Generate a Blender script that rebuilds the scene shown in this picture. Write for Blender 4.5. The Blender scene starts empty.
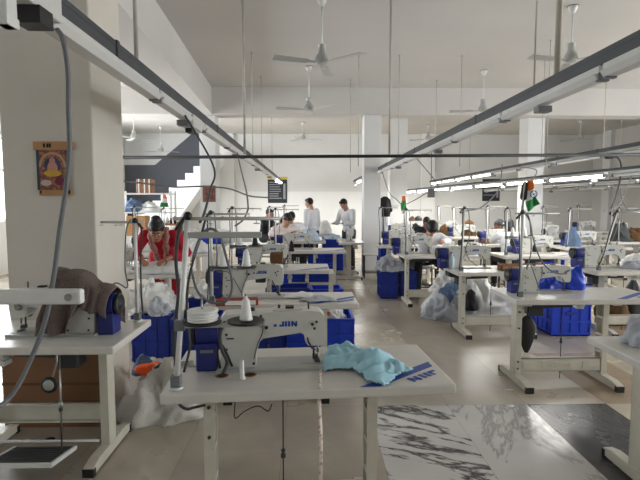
import bpy, bmesh, math, random
from mathutils import Vector, Matrix, noise, Euler

C = bpy.context.scene.collection
PI = math.pi
R = math.radians
EYE = 1.54            # camera height
FPX = 480.0           # focal length in pixels of the 640 wide frame

# ------------------------------------------------------------------ camera
cam_data = bpy.data.cameras.new('camera')
cam_data.sensor_width = 36.0
cam_data.lens = 36.0 * FPX / 640.0
cam_data.clip_start = 0.05
cam = bpy.data.objects.new('camera', cam_data)
C.objects.link(cam)
cam.location = (0, 0, EYE)
cam.rotation_euler = (R(90) - math.atan(37 / FPX), 0, -math.atan(10 / FPX))
bpy.context.scene.camera = cam
CM = cam.rotation_euler.to_matrix()


def ray(px, py):
    return CM @ Vector(((px - 320) / FPX, -(py - 240) / FPX, -1.0))


def gz(px, py, z=0.0):
    """ground point seen at a picture position, on the level z"""
    d = ray(px, py)
    t = (z - EYE) / d.z
    return Vector((d.x * t, d.y * t, z))


def at(px, py, Y):
    """point seen at a picture position, at the distance Y into the hall"""
    d = ray(px, py)
    t = Y / d.y
    return Vector((d.x * t, Y, EYE + d.z * t))


# --------------------------------------------------------------- materials
def lin(c):
    out = []
    for v in c:
        v = v / 255.0
        out.append(v / 12.92 if v <= 0.04045 else ((v + 0.055) / 1.055) ** 2.4)
    return tuple(out)


MATS = {}


def mat(name, rgb, rough=0.5, metal=0.0, vary=0.08, scale=6.0, bump=0.0, bscale=60.0, emit=0.0, spec=0.5):
    if name in MATS:
        return MATS[name]
    m = bpy.data.materials.new(name)
    m.use_nodes = True
    nt = m.node_tree
    b = nt.nodes['Principled BSDF']
    b.inputs['Roughness'].default_value = rough
    b.inputs['Metallic'].default_value = metal
    b.inputs['Specular IOR Level'].default_value = spec
    c = lin(rgb)
    tc = nt.nodes.new('ShaderNodeTexCoord')
    if vary > 0:
        n = nt.nodes.new('ShaderNodeTexNoise')
        n.inputs['Scale'].default_value = scale
        n.inputs['Detail'].default_value = 4
        nt.links.new(tc.outputs['Object'], n.inputs['Vector'])
        r = nt.nodes.new('ShaderNodeValToRGB')
        r.color_ramp.elements[0].position = 0.3
        r.color_ramp.elements[1].position = 0.7
        r.color_ramp.elements[0].color = tuple(max(0, x * (1 - vary)) for x in c) + (1,)
        r.color_ramp.elements[1].color = tuple(min(1, x * (1 + vary)) for x in c) + (1,)
        nt.links.new(n.outputs['Fac'], r.inputs['Fac'])
        nt.links.new(r.outputs['Color'], b.inputs['Base Color'])
    else:
        b.inputs['Base Color'].default_value = c + (1,)
    if bump > 0:
        n2 = nt.nodes.new('ShaderNodeTexNoise')
        n2.inputs['Scale'].default_value = bscale
        n2.inputs['Detail'].default_value = 5
        nt.links.new(tc.outputs['Object'], n2.inputs['Vector'])
        bp = nt.nodes.new('ShaderNodeBump')
        bp.inputs['Strength'].default_value = bump
        bp.inputs['Distance'].default_value = 0.01
        nt.links.new(n2.outputs['Fac'], bp.inputs['Height'])
        nt.links.new(bp.outputs['Normal'], b.inputs['Normal'])
    if emit > 0:
        b.inputs['Emission Color'].default_value = c + (1,)
        b.inputs['Emission Strength'].default_value = emit
    MATS[name] = m
    return m


def veined(name, base, vein, scale, lo, hi, rough=0.12, distort=2.0, stretch=(1, 0.35, 1), rot=0.6, amount=1.0):
    """polished stone: a base colour crossed by ridged noise veins"""
    m = bpy.data.materials.new(name)
    m.use_nodes = True
    nt = m.node_tree
    b = nt.nodes['Principled BSDF']
    b.inputs['Roughness'].default_value = rough
    tc = nt.nodes.new('ShaderNodeTexCoord')
    mp = nt.nodes.new('ShaderNodeMapping')
    mp.vector_type = 'TEXTURE'
    mp.inputs['Rotation'].default_value = (0, 0, rot)
    mp.inputs['Scale'].default_value = tuple(1.0 / q for q in stretch)
    nt.links.new(tc.outputs['Object'], mp.inputs['Vector'])
    n = nt.nodes.new('ShaderNodeTexNoise')
    n.inputs['Scale'].default_value = scale
    n.inputs['Detail'].default_value = 8
    n.inputs['Roughness'].default_value = 0.62
    n.inputs['Distortion'].default_value = distort
    nt.links.new(mp.outputs['Vector'], n.inputs['Vector'])
    sub = nt.nodes.new('ShaderNodeMath'); sub.operation = 'SUBTRACT'; sub.inputs[1].default_value = 0.5
    ab = nt.nodes.new('ShaderNodeMath'); ab.operation = 'ABSOLUTE'
    nt.links.new(n.outputs['Fac'], sub.inputs[0]); nt.links.new(sub.outputs[0], ab.inputs[0])
    r = nt.nodes.new('ShaderNodeValToRGB')
    cb, cv = lin(base), lin(vein)
    r.color_ramp.elements[0].position = lo
    r.color_ramp.elements[1].position = hi
    r.color_ramp.elements[0].color = tuple(a * amount + bb * (1 - amount) for a, bb in zip(cv, cb)) + (1,)
    r.color_ramp.elements[1].color = cb + (1,)
    nt.links.new(ab.outputs[0], r.inputs['Fac'])
    n3 = nt.nodes.new('ShaderNodeTexNoise'); n3.inputs['Scale'].default_value = 1.7
    n3.inputs['Detail'].default_value = 5
    nt.links.new(tc.outputs['Object'], n3.inputs['Vector'])
    mx = nt.nodes.new('ShaderNodeMix'); mx.data_type = 'RGBA'; mx.blend_type = 'MULTIPLY'
    r3 = nt.nodes.new('ShaderNodeValToRGB')
    r3.color_ramp.elements[0].color = (0.78, 0.78, 0.78, 1); r3.color_ramp.elements[1].color = (1.08, 1.08, 1.08, 1)
    r3.color_ramp.elements[0].position = 0.3; r3.color_ramp.elements[1].position = 0.7
    nt.links.new(n3.outputs['Fac'], r3.inputs['Fac'])
    mx.inputs[0].default_value = 1.0
    nt.links.new(r.outputs['Color'], mx.inputs[6]); nt.links.new(r3.outputs['Color'], mx.inputs[7])
    nt.links.new(mx.outputs[2], b.inputs['Base Color'])
    # dust: uneven polish
    n4 = nt.nodes.new('ShaderNodeTexNoise'); n4.inputs['Scale'].default_value = 5
    n4.inputs['Detail'].default_value = 6
    nt.links.new(tc.outputs['Object'], n4.inputs['Vector'])
    mr = nt.nodes.new('ShaderNodeMapRange')
    mr.inputs[3].default_value = max(0.05, rough - 0.02); mr.inputs[4].default_value = rough + 0.10
    nt.links.new(n4.outputs['Fac'], mr.inputs[0]); nt.links.new(mr.outputs[0], b.inputs['Roughness'])
    MATS[name] = m
    return m


def checks(name, a, b_, scale, rough=0.9):
    """woven or printed two tone pattern"""
    m = bpy.data.materials.new(name)
    m.use_nodes = True
    nt = m.node_tree
    b = nt.nodes['Principled BSDF']
    b.inputs['Roughness'].default_value = rough
    tc = nt.nodes.new('ShaderNodeTexCoord')
    v = nt.nodes.new('ShaderNodeTexVoronoi')
    v.inputs['Scale'].default_value = scale
    nt.links.new(tc.outputs['Object'], v.inputs['Vector'])
    r = nt.nodes.new('ShaderNodeValToRGB')
    r.color_ramp.elements[0].color = lin(a) + (1,)
    r.color_ramp.elements[1].color = lin(b_) + (1,)
    r.color_ramp.elements[0].position = 0.25
    r.color_ramp.elements[1].position = 0.6
    nt.links.new(v.outputs['Distance'], r.inputs['Fac'])
    nt.links.new(r.outputs['Color'], b.inputs['Base Color'])
    MATS[name] = m
    return m


M_wall = mat('painted_plaster', (220, 220, 218), 0.85, vary=0.03, scale=1.2, bump=0.15, bscale=25)
M_wallw = mat('white_plaster', (234, 234, 232), 0.8, vary=0.02, scale=1.2)
M_wallr = mat('grey_plaster', (205, 202, 197), 0.85, vary=0.03, scale=0.8)
M_ceil = mat('ceiling_paint', (207, 203, 198), 0.9, vary=0.04, scale=0.7)
M_col = mat('column_paint', (206, 199, 187), 0.85, vary=0.04, scale=1.6, bump=0.2, bscale=18)
M_dado = mat('slate_paint', (88, 91, 98), 0.7, vary=0.05)
M_top = mat('laminate', (212, 208, 200), 0.28, vary=0.05, scale=9)
M_topedge = mat('laminate_edge', (190, 190, 186), 0.45, vary=0.04)
M_leg = mat('cream_enamel', (205, 200, 184), 0.4, vary=0.05, scale=14)
M_mach = mat('machine_enamel', (206, 206, 198), 0.3, vary=0.05, scale=10)
M_machd = mat('machine_enamel_grey', (172, 172, 168), 0.35, vary=0.06, scale=12)
M_blue = mat('motor_blue', (26, 36, 110), 0.4, vary=0.1)
M_crate = mat('crate_blue', (20, 62, 194), 0.38, vary=0.08)
M_crated = mat('crate_navy', (20, 48, 148), 0.42, vary=0.08)
M_logo = mat('logo_blue', (34, 74, 170), 0.5, vary=0.0)
M_navy = mat('stripe_blue', (52, 84, 160), 0.5, vary=0.03)
M_steel = mat('steel', (150, 150, 148), 0.3, 0.9, vary=0.1, scale=20)
M_alu = mat('stand_tube', (176, 176, 172), 0.35, 0.35, vary=0.06)
M_white = mat('white_metal', (218, 218, 214), 0.4, vary=0.05, scale=12)
M_black = mat('black_plastic', (24, 24, 26), 0.5, vary=0.15)
M_rubber = mat('rubber_grey', (58, 60, 62), 0.7, vary=0.1)
M_cable = mat('cable_grey', (104, 106, 108), 0.6, vary=0.08)
M_trunk = mat('trunking_grey', (66, 69, 74), 0.5, vary=0.06)
M_pipe = mat('black_pipe', (38, 38, 40), 0.5, vary=0.1)
M_rod = mat('rod_grey', (188, 184, 174), 0.6, vary=0.1)
M_tube = mat('tube_off', (225, 225, 222), 0.35, vary=0.0)
M_lit = mat('tube_lit', (255, 253, 246), 0.4, vary=0.0, emit=9.0)
M_cone = mat('thread_white', (236, 236, 232), 0.9, vary=0.03, bump=0.3, bscale=150)
M_conek = mat('thread_black', (30, 30, 34), 0.9, vary=0.1)
M_conebr = mat('thread_brown', (104, 74, 44), 0.9, vary=0.12)
M_clothw = mat('cotton_white', (226, 226, 222), 0.95, vary=0.07, scale=5, bump=0.4, bscale=40)
M_clothg = mat('cotton_grey', (186, 190, 198), 0.95, vary=0.1, scale=5, bump=0.4, bscale=40)
M_clothc = mat('cotton_cyan', (168, 212, 226), 0.9, vary=0.06, scale=6, bump=0.25, bscale=50)
M_denim = mat('denim', (96, 118, 150), 0.95, vary=0.2, scale=9, bump=0.4, bscale=80)
M_sack = mat('woven_sack', (206, 202, 194), 0.8, vary=0.1, scale=9, bump=0.5, bscale=90)
M_orange = mat('orange_cloth', (240, 92, 32), 0.9, vary=0.08)
M_bagk = mat('black_bag', (22, 22, 24), 0.6, vary=0.2)
M_tweed = checks('brown_tweed', (66, 54, 50), (108, 94, 88), 220)
M_wood = mat('brown_board', (124, 86, 56), 0.55, vary=0.16, scale=3)
M_woodb = mat('wood_box', (140, 96, 64), 0.6, vary=0.2, scale=14)
M_redbox = mat('red_box', (150, 54, 40), 0.6, vary=0.2, scale=20)
M_card = mat('cardboard', (176, 134, 92), 0.9, vary=0.08)
M_paper = mat('paper', (232, 232, 228), 0.9, vary=0.03)
M_tape = checks('tape_print', (196, 150, 140), (228, 220, 208), 60)
M_skin = mat('skin', (150, 102, 78), 0.55, vary=0.05)
M_skin2 = mat('skin_light', (186, 140, 116), 0.55, vary=0.05)
M_hair = mat('hair', (20, 17, 17), 0.5, vary=0.2, scale=30)
M_lips = mat('lips', (124, 62, 56), 0.5, vary=0.0)
M_red = mat('red_cotton', (176, 16, 40), 0.85, vary=0.12, scale=8, bump=0.3, bscale=60)
M_redd = mat('maroon_cotton', (128, 16, 36), 0.85, vary=0.1, scale=8)
M_print = checks('printed_cotton', (206, 130, 124), (128, 96, 86), 70)
M_shirt = mat('shirt_white', (232, 233, 236), 0.9, vary=0.03, bump=0.3, bscale=30)
M_shirtb = mat('shirt_pale_blue', (190, 206, 222), 0.9, vary=0.04, bump=0.3, bscale=30)
M_shirtp = mat('shirt_pink', (226, 212, 208), 0.9, vary=0.06)
M_trouk = mat('trousers_black', (28, 28, 34), 0.9, vary=0.1)
M_trouo = mat('trousers_olive', (74, 76, 62), 0.9, vary=0.1)
M_saff = mat('flag_saffron', (240, 120, 50), 0.8, vary=0.03)
M_flagw = mat('flag_white', (240, 238, 232), 0.8, vary=0.02)
M_flagg = mat('flag_green', (36, 140, 70), 0.8, vary=0.05)
M_board = mat('notice_black', (38, 40, 48), 0.6, vary=0.15, scale=4)
M_yel = mat('notice_yellow', (214, 184, 60), 0.6, vary=0.05)
M_nline = mat('notice_print', (150, 152, 158), 0.7, vary=0.1)
M_grille = mat('grey_plastic', (118, 120, 124), 0.5, vary=0.1)
M_eye = mat('eye_white', (220, 216, 210), 0.3, vary=0.0)


# ---------------------------------------------------------------- mesh kit
class MB:
    def __init__(self):
        self.v, self.f, self.m, self.s = [], [], [], []

    def add(self, vs, fs, mi=0, smooth=False):
        o = len(self.v)
        self.v += [Vector(p) for p in vs]
        self.f += [tuple(o + i for i in f) for f in fs]
        self.m += [mi] * len(fs)
        self.s += [smooth] * len(fs)
        return self

    def box(self, x0, x1, y0, y1, z0, z1, mi=0, M=None):
        vs = [Vector(p) for p in ((x0, y0, z0), (x1, y0, z0), (x1, y1, z0), (x0, y1, z0),
                                  (x0, y0, z1), (x1, y0, z1), (x1, y1, z1), (x0, y1, z1))]
        if M is not None:
            vs = [M @ p for p in vs]
        return self.add(vs, [(3, 2, 1, 0), (4, 5, 6, 7), (0, 1, 5, 4), (1, 2, 6, 5), (2, 3, 7, 6), (3, 0, 4, 7)], mi)

    def beam(self, p0, p1, w, h, mi=0, up=(0, 0, 1)):
        p0, p1 = Vector(p0), Vector(p1)
        d = (p1 - p0).normalized()
        s = d.cross(Vector(up))
        if s.length < 1e-4:
            s = d.cross(Vector((0, 1, 0)))
        s.normalize()
        u = s.cross(d)
        vs = []
        for p in (p0, p1):
            for a, b in ((-1, -1), (1, -1), (1, 1), (-1, 1)):
                vs.append(p + s * (a * w / 2) + u * (b * h / 2))
        return self.add(vs, [(3, 2, 1, 0), (4, 5, 6, 7), (0, 1, 5, 4), (1, 2, 6, 5), (2, 3, 7, 6), (3, 0, 4, 7)], mi)

    def tube(self, pts, r, seg=8, mi=0, r1=None, caps=True):
        pts = [Vector(p) for p in pts]
        n = len(pts)
        rs = [r + ((r1 if r1 is not None else r) - r) * i / max(1, n - 1) for i in range(n)]
        vs, fs = [], []
        ref = None
        for i, p in enumerate(pts):
            a = pts[max(0, i - 1)]; b = pts[min(n - 1, i + 1)]
            d = (b - a).normalized()
            if ref is None:
                ref = d.orthogonal().normalized()
            else:
                ref = ref - d * ref.dot(d)
                ref = ref.normalized() if ref.length > 1e-6 else d.orthogonal().normalized()
            q = d.cross(ref)
            for k in range(seg):
                t = 2 * PI * k / seg
                vs.append(p + (ref * math.cos(t) + q * math.sin(t)) * rs[i])
        for i in range(n - 1):
            for k in range(seg):
                k2 = (k + 1) % seg
                fs.append((i * seg + k, i * seg + k2, (i + 1) * seg + k2, (i + 1) * seg + k))
        self.add(vs, fs, mi, True)
        if caps:
            o = len(self.v) - n * seg
            self.f.append(tuple(o + k for k in reversed(range(seg)))); self.m.append(mi); self.s.append(False)
            self.f.append(tuple(o + (n - 1) * seg + k for k in range(seg))); self.m.append(mi); self.s.append(False)
        return self

    def cyl(self, p0, p1, r, r1=None, seg=14, mi=0):
        return self.tube([p0, p1], r, seg, mi, r1)

    def lathe(self, prof, c=(0, 0, 0), seg=18, mi=0, M=None):
        """prof: (radius, height) from bottom to top"""
        vs, fs = [], []
        for rr, z in prof:
            for k in range(seg):
                t = 2 * PI * k / seg
                p = Vector((rr * math.cos(t), rr * math.sin(t), z))
                if M is not None:
                    p = M @ p
                vs.append(p + Vector(c))
        for i in range(len(prof) - 1):
            for k in range(seg):
                k2 = (k + 1) % seg
                fs.append((i * seg + k, i * seg + k2, (i + 1) * seg + k2, (i + 1) * seg + k))
        self.add(vs, fs, mi, True)
        o = len(self.v) - len(prof) * seg
        self.f.append(tuple(o + k for k in reversed(range(seg)))); self.m.append(mi); self.s.append(False)
        self.f.append(tuple(o + (len(prof) - 1) * seg + k for k in range(seg))); self.m.append(mi); self.s.append(False)
        return self

    def prism(self, poly, y0, y1, mi=0, axis='y', M=None):
        """poly in (x, z), pushed from y0 to y1 (axis 'z': poly in (x, y))"""
        n = len(poly)
        vs = []
        for y in (y0, y1):
            for a, b in poly:
                p = Vector((a, y, b)) if axis == 'y' else (Vector((a, b, y)) if axis == 'z' else Vector((y, a, b)))
                vs.append(M @ p if M is not None else p)
        fs = [tuple(range(n)), tuple(reversed(range(n, 2 * n)))]
        for i in range(n):
            j = (i + 1) % n
            fs.append((j, i, n + i, n + j))
        return self.add(vs, fs, mi)

    def ell(self, c, r, M=None, su=14, sv=9, mi=0):
        vs, fs = [], []
        c = Vector(c)
        for j in range(1, sv):
            a = PI * j / sv
            for i in range(su):
                b = 2 * PI * i / su
                p = Vector((r[0] * math.sin(a) * math.cos(b), r[1] * math.sin(a) * math.sin(b), r[2] * math.cos(a)))
                vs.append(c + (M @ p if M is not None else p))
        top = len(vs); p = Vector((0, 0, r[2])); vs.append(c + (M @ p if M is not None else p))
        bot = len(vs); p = Vector((0, 0, -r[2])); vs.append(c + (M @ p if M is not None else p))
        for j in range(sv - 2):
            for i in range(su):
                i2 = (i + 1) % su
                fs.append((j * su + i, (j + 1) * su + i, (j + 1) * su + i2, j * su + i2))
        for i in range(su):
            i2 = (i + 1) % su
            fs.append((top, i, i2))
            fs.append((bot, (sv - 2) * su + i2, (sv - 2) * su + i))
        return self.add(vs, fs, mi, True)

    def cap(self, p0, p1, r0, r1=None, seg=12):
        """a limb: a tapered run with round ends"""
        r1 = r0 if r1 is None else r1
        p0, p1 = Vector(p0), Vector(p1)
        if (p1 - p0).length > 1e-4:
            self.tube([p0, p1], r0, seg, 0, r1)
        self.ell(p0, (r0,) * 3, su=seg, sv=8)
        self.ell(p1, (r1,) * 3, su=seg, sv=8)
        return self

    def mesh(self, name, mats):
        me = bpy.data.meshes.new(name)
        me.from_pydata([tuple(p) for p in self.v], [], self.f)
        for mm in (mats if isinstance(mats, (list, tuple)) else [mats]):
            me.materials.append(mm)
        me.polygons.foreach_set('material_index', self.m)
        me.polygons.foreach_set('use_smooth', self.s)
        bm = bmesh.new(); bm.from_mesh(me)
        bmesh.ops.recalc_face_normals(bm, faces=bm.faces)
        bm.to_mesh(me); bm.free()
        me.update()
        return me

    def build(self, name, mats, parent=None, bevel=0.0, loc=None, seg=2):
        return put(name, self.mesh(name, mats), parent, bevel, loc, seg)


def put(name, me, parent=None, bevel=0.0, loc=None, seg=2):
    o = bpy.data.objects.new(name, me)
    C.objects.link(o)
    if parent is not None:
        o.parent = parent
    if loc is not None:
        o.location = loc
    if bevel > 0:
        b = o.modifiers.new('edge', 'BEVEL')
        b.width = bevel; b.segments = seg; b.limit_method = 'ANGLE'; b.angle_limit = R(35)
    return o


CACHE = {}


def cached(key, name, fn, mats, parent, bevel=0.0, loc=None, rot=None):
    if key not in CACHE:
        mb = MB(); fn(mb)
        CACHE[key] = mb.mesh(name, mats)
    o = put(name, CACHE[key], parent, bevel, loc)
    if rot is not None:
        o.rotation_euler = rot
    return o


def tag(o, label, cat, group=None, kind=None):
    if label: o['label'] = label
    if cat: o['category'] = cat
    if group: o['group'] = group
    if kind: o['kind'] = kind
    return o


def thing(name, label, cat, loc=(0, 0, 0), rz=0.0, group=None):
    o = bpy.data.objects.new(name, None)
    C.objects.link(o)
    o.empty_display_size = 0.1
    o.location = loc
    o.rotation_euler = (0, 0, rz)
    return tag(o, label, cat, group)


def struct(mb, name, mats, bevel=0.0):
    o = mb.build(name, mats, None, bevel)
    o['kind'] = 'structure'
    return o


def spline(pts, n=10):
    pts = [Vector(p) for p in pts]
    P = [pts[0] * 2 - pts[1]] + pts + [pts[-1] * 2 - pts[-2]]
    out = []
    for i in range(1, len(P) - 2):
        a, b, c, d = P[i - 1], P[i], P[i + 1], P[i + 2]
        for k in range(n):
            t = k / n
            out.append(0.5 * ((2 * b) + (c - a) * t + (2 * a - 5 * b + 4 * c - d) * t * t + (3 * b - a - 3 * c + d) * t ** 3))
    out.append(pts[-1])
    return out


def nz(x, y, z=0.0):
    return noise.noise(Vector((x, y, z)))


# ------------------------------------------------------------------ cloths
def ridge(p, o):
    return 1 - 2.2 * abs(noise.noise(p + o))


def heap(name, m, c, rx, ry, h, seed, z_edge=0.0, rz=0.0, sharp=1.0, fold=0.35, nr=30, na=84, label=None, cat=None, group=None, parent=None):
    """a soft pile: a closed dome thrown into deep, irregular folds"""
    rnd = random.Random(seed)
    o1, o2, o3 = [Vector((rnd.uniform(0, 60), rnd.uniform(0, 60), rnd.uniform(0, 60))) for _ in range(3)]
    big = max(rx, ry, h)
    f1 = min(14.0, 1.9 / big); f2 = min(30.0, 4.2 / big); f0 = 0.9 / big
    vs, fs = [], []
    for j in range(nr + 1):
        t = PI / 2 * j / nr
        for i in range(na):
            a = 2 * PI * i / na
            ct, st = math.cos(t) ** 1.15 if j < nr else 0.0, math.sin(t)
            p = Vector((rx * st * math.cos(a), ry * st * math.sin(a), h * ct))
            q = p + Vector((noise.noise(p * f1 + o3), noise.noise(p * f1 + o2), noise.noise(p * f1 + o1))) * big * 0.35
            q = Vector((q.x, q.y, q.z * 0.55))
            k = 1 + 0.42 * noise.noise(p * f0 + o1) + (0.25 + fold) * (0.42 * ridge(q * f1, o2) + 0.20 * ridge(q * f2, o3) - 0.16)
            p = p * k
            p.z = max(0.0 if j == nr else 0.003, p.z)
            vs.append(p)
    for j in range(nr):
        for i in range(na):
            i2 = (i + 1) % na
            fs.append((j * na + i, (j + 1) * na + i, (j + 1) * na + i2, j * na + i2))
    mb = MB(); mb.add(vs, fs, 0, True)
    mb.f.append(tuple(nr * na + i for i in range(na))); mb.m.append(0); mb.s.append(False)
    o = mb.build(name, m, parent)
    o.location = c
    o.rotation_euler = (0, 0, rz)
    if label: tag(o, label, cat, group)
    return o


def inside(p, poly):
    x, y = p; r = False
    n = len(poly)
    for i in range(n):
        x0, y0 = poly[i]; x1, y1 = poly[(i + 1) % n]
        if (y0 > y) != (y1 > y) and x < (x1 - x0) * (y - y0) / (y1 - y0) + x0:
            r = not r
    return r


def crumple(name, m, poly, z0, amp, seed, step=0.012, freq=9.0, label=None, cat=None, peak=None):
    """a cloth thrown flat on a surface: outline poly in world (x, y), ridged folds above z0"""
    xs = [p[0] for p in poly]; ys = [p[1] for p in poly]
    rnd = random.Random(seed); ox, oy = rnd.uniform(0, 40), rnd.uniform(0, 40)
    nx = int((max(xs) - min(xs)) / step) + 2; ny = int((max(ys) - min(ys)) / step) + 2
    idx = {}
    vs, fs = [], []

    def snap(x, y):
        best, bq = 1e9, (x, y)
        for i in range(len(poly)):
            a = Vector(poly[i]); b = Vector(poly[(i + 1) % len(poly)])
            ab = b - a; t = max(0, min(1, (Vector((x, y)) - a).dot(ab) / max(1e-9, ab.length_squared)))
            q = a + ab * t
            dd = (q - Vector((x, y))).length
            if dd < best: best, bq = dd, (q.x, q.y)
        return best, bq

    def edged(x, y):
        d = 1e9
        for i in range(len(poly)):
            a = Vector(poly[i]); b = Vector(poly[(i + 1) % len(poly)])
            ab = b - a; t = max(0, min(1, (Vector((x, y)) - a).dot(ab) / max(1e-9, ab.length_squared)))
            d = min(d, (a + ab * t - Vector((x, y))).length)
        return d
    for j in range(ny):
        for i in range(nx):
            x = min(xs) + i * step; y = min(ys) + j * step
            if inside((x, y), poly):
                e = min(1.0, edged(x, y) / 0.05)
                f = (1 - abs(nz(ox + x * freq, oy + y * freq * 1.4)) * 2.2) * 0.6 + (1 - abs(nz(ox + x * freq * 2.3, oy + y * freq * 2.3, 4)) * 2) * 0.3
                z = z0 + 0.003 + amp * max(0, f) * (0.25 + 0.75 * e)
                if peak:
                    z += peak[2] * math.exp(-((x - peak[0]) ** 2 + (y - peak[1]) ** 2) / peak[3] ** 2)
                bd, bq = snap(x, y)
                if bd < step * 1.02: x2, y2 = bq
                else: x2, y2 = x, y
                idx[(i, j)] = len(vs)
                vs.append(Vector((x2, y2, z)))
    for (i, j) in list(idx):
        q = [(i, j), (i + 1, j), (i + 1, j + 1), (i, j + 1)]
        if all(k in idx for k in q):
            fs.append(tuple(idx[k] for k in q))
    par = list(range(len(vs)))

    def root(a):
        while par[a] != a:
            par[a] = par[par[a]]; a = par[a]
        return a
    for f in fs:
        for q in f[1:]:
            par[root(q)] = root(f[0])
    cnts = {}
    for f in fs: cnts[root(f[0])] = cnts.get(root(f[0]), 0) + 1
    best = max(cnts, key=cnts.get)
    fs = [f for f in fs if root(f[0]) == best]
    used = sorted({q for f in fs for q in f}); new = {q: i for i, q in enumerate(used)}
    vs = [vs[q] for q in used]; fs = [tuple(new[q] for q in f) for f in fs]
    mb = MB(); mb.add(vs, fs, 0, True)
    o = mb.build(name, m)
    s = o.modifiers.new('thick', 'SOLIDIFY'); s.thickness = 0.003; s.offset = 1
    sm = o.modifiers.new('soft', 'SMOOTH'); sm.factor = 0.5; sm.iterations = 1
    if label: tag(o, label, cat)
    return o


# ================================================================= setting
XL, XR, YB, YF, ZC = -6.6, 10.3, 17.4, -3.2, 4.0
# floor: large polished tiles of leftover stone, each its own kind of slab
T_MATS = [veined('tile_grey', (180, 171, 156), (173, 163, 148), 1.6, 0.0, 0.12, rough=0.27),
          veined('tile_beige', (190, 180, 162), (183, 173, 155), 1.4, 0.0, 0.14, rough=0.25),
          veined('tile_cream', (206, 196, 176), (198, 187, 166), 1.5, 0.0, 0.12, rough=0.22),
          veined('tile_tan', (180, 160, 136), (172, 152, 128), 1.8, 0.0, 0.14, rough=0.2),
          veined('tile_white_black_veins', (214, 212, 208), (40, 40, 42), 1.5, 0.003, 0.04, rough=0.14, distort=0.8, stretch=(0.5, 2.2, 1), rot=-0.5),
          veined('tile_white_grey_veins', (212, 210, 206), (160, 158, 156), 1.1, 0.0, 0.03, rough=0.14, distort=0.6, stretch=(0.5, 1.6, 1), rot=1.25),
          veined('tile_slate', (72, 72, 75), (64, 64, 66), 2.0, 0.0, 0.1, rough=0.22)]
M_grout = mat('grout', (120, 114, 106), 0.9)
TX, TY, TW, TH = 0.437, 3.54, 0.612, 1.24
fixed = {(-1, -1): 0, (0, -1): 4, (1, -1): 5, (2, -1): 6, (3, -1): 2, (-2, -1): 0, (-3, -1): 1, (-4, -1): 0,
         (-1, 0): 1, (0, 0): 0, (1, 0): 0, (2, 0): 1, (3, 0): 3, (4, 0): 2, (-2, 0): 0, (-3, 0): 0,
         (0, 1): 2, (1, 1): 0, (2, 1): 0, (-1, 1): 2, (3, 1): 0, (4, 1): 1, (0, 2): 1, (1, 2): 0, (-1, 2): 2, (2, 2): 0,
         (0, 3): 3, (-1, 3): 3, (1, 3): 1, (0, 4): 2, (0, 5): 1, (0, 6): 3, (1, 4): 1, (-1, 4): 1}
rnd = random.Random(5)
fl = MB()
fl.box(XL - 0.2, XR + 0.2, YF - 0.2, YB + 0.2, -0.12, -0.002, 7)
for i in range(-12, 17):
    for j in range(-6, 12):
        x0, x1 = TX + i * TW + 0.001, TX + (i + 1) * TW - 0.001
        y0, y1 = TY + j * TH + 0.001, TY + (j + 1) * TH - 0.001
        x0, x1, y0, y1 = max(x0, XL), min(x1, XR), max(y0, YF), min(y1, YB)
        if x1 - x0 < 0.02 or y1 - y0 < 0.02:
            continue
        k = fixed.get((i, j), rnd.choice([0, 0, 1, 1, 2, 3]))
        fl.add([(x0, y0, 0), (x1, y0, 0), (x1, y1, 0), (x0, y1, 0)], [(0, 1, 2, 3)], k)
struct(fl, 'floor', T_MATS + [M_grout])
cl = MB(); cl.box(XL - 0.2, XR + 0.2, YF - 0.2, YB + 0.2, ZC, ZC + 0.15)
struct(cl, 'ceiling', M_ceil)
b = MB(); b.box(XL - 0.2, XR + 0.2, YB, YB + 0.2, 0, 1.95, 0); b.box(XL - 0.2, XR + 0.2, YB, YB + 0.2, 1.95, ZC, 1)
struct(b, 'wall_back', [M_wallw, M_wall])
b = MB(); b.box(XL - 0.2, XR + 0.2, YF - 0.2, YF, 0, ZC)
struct(b, 'wall_front', M_wall)


def window_wall(name, x0, x1, wins, z0, z1, m):
    """a wall along the hall with openings (y0, y1)"""
    b = MB()
    b.box(x0, x1, YF, YB, 0, z0); b.box(x0, x1, YF, YB, z1, ZC)
    y = YF
    for a, c in wins:
        b.box(x0, x1, y, a, z0, z1); y = c
    b.box(x0, x1, y, YB, z0, z1)
    return struct(b, name, m)


WL = [(-1.5, 0.9), (5.3, 7.7), (8.7, 11.1), (12.1, 14.5)]  # first opening is unseen, added to brighten the dark foreground
WR = [(-2.4, 0.0), (1.2, 3.6), (4.6, 7.0), (8.0, 10.4)]  # all out of view; the near ones are added to brighten the foreground
WZ0, WZ1 = 1.15, 2.95
window_wall('wall_left', XL - 0.2, XL, WL, WZ0, WZ1, M_wallw)
window_wall('wall_right', XR, XR + 0.2, WR, WZ0, WZ1, M_wallr)

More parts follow.
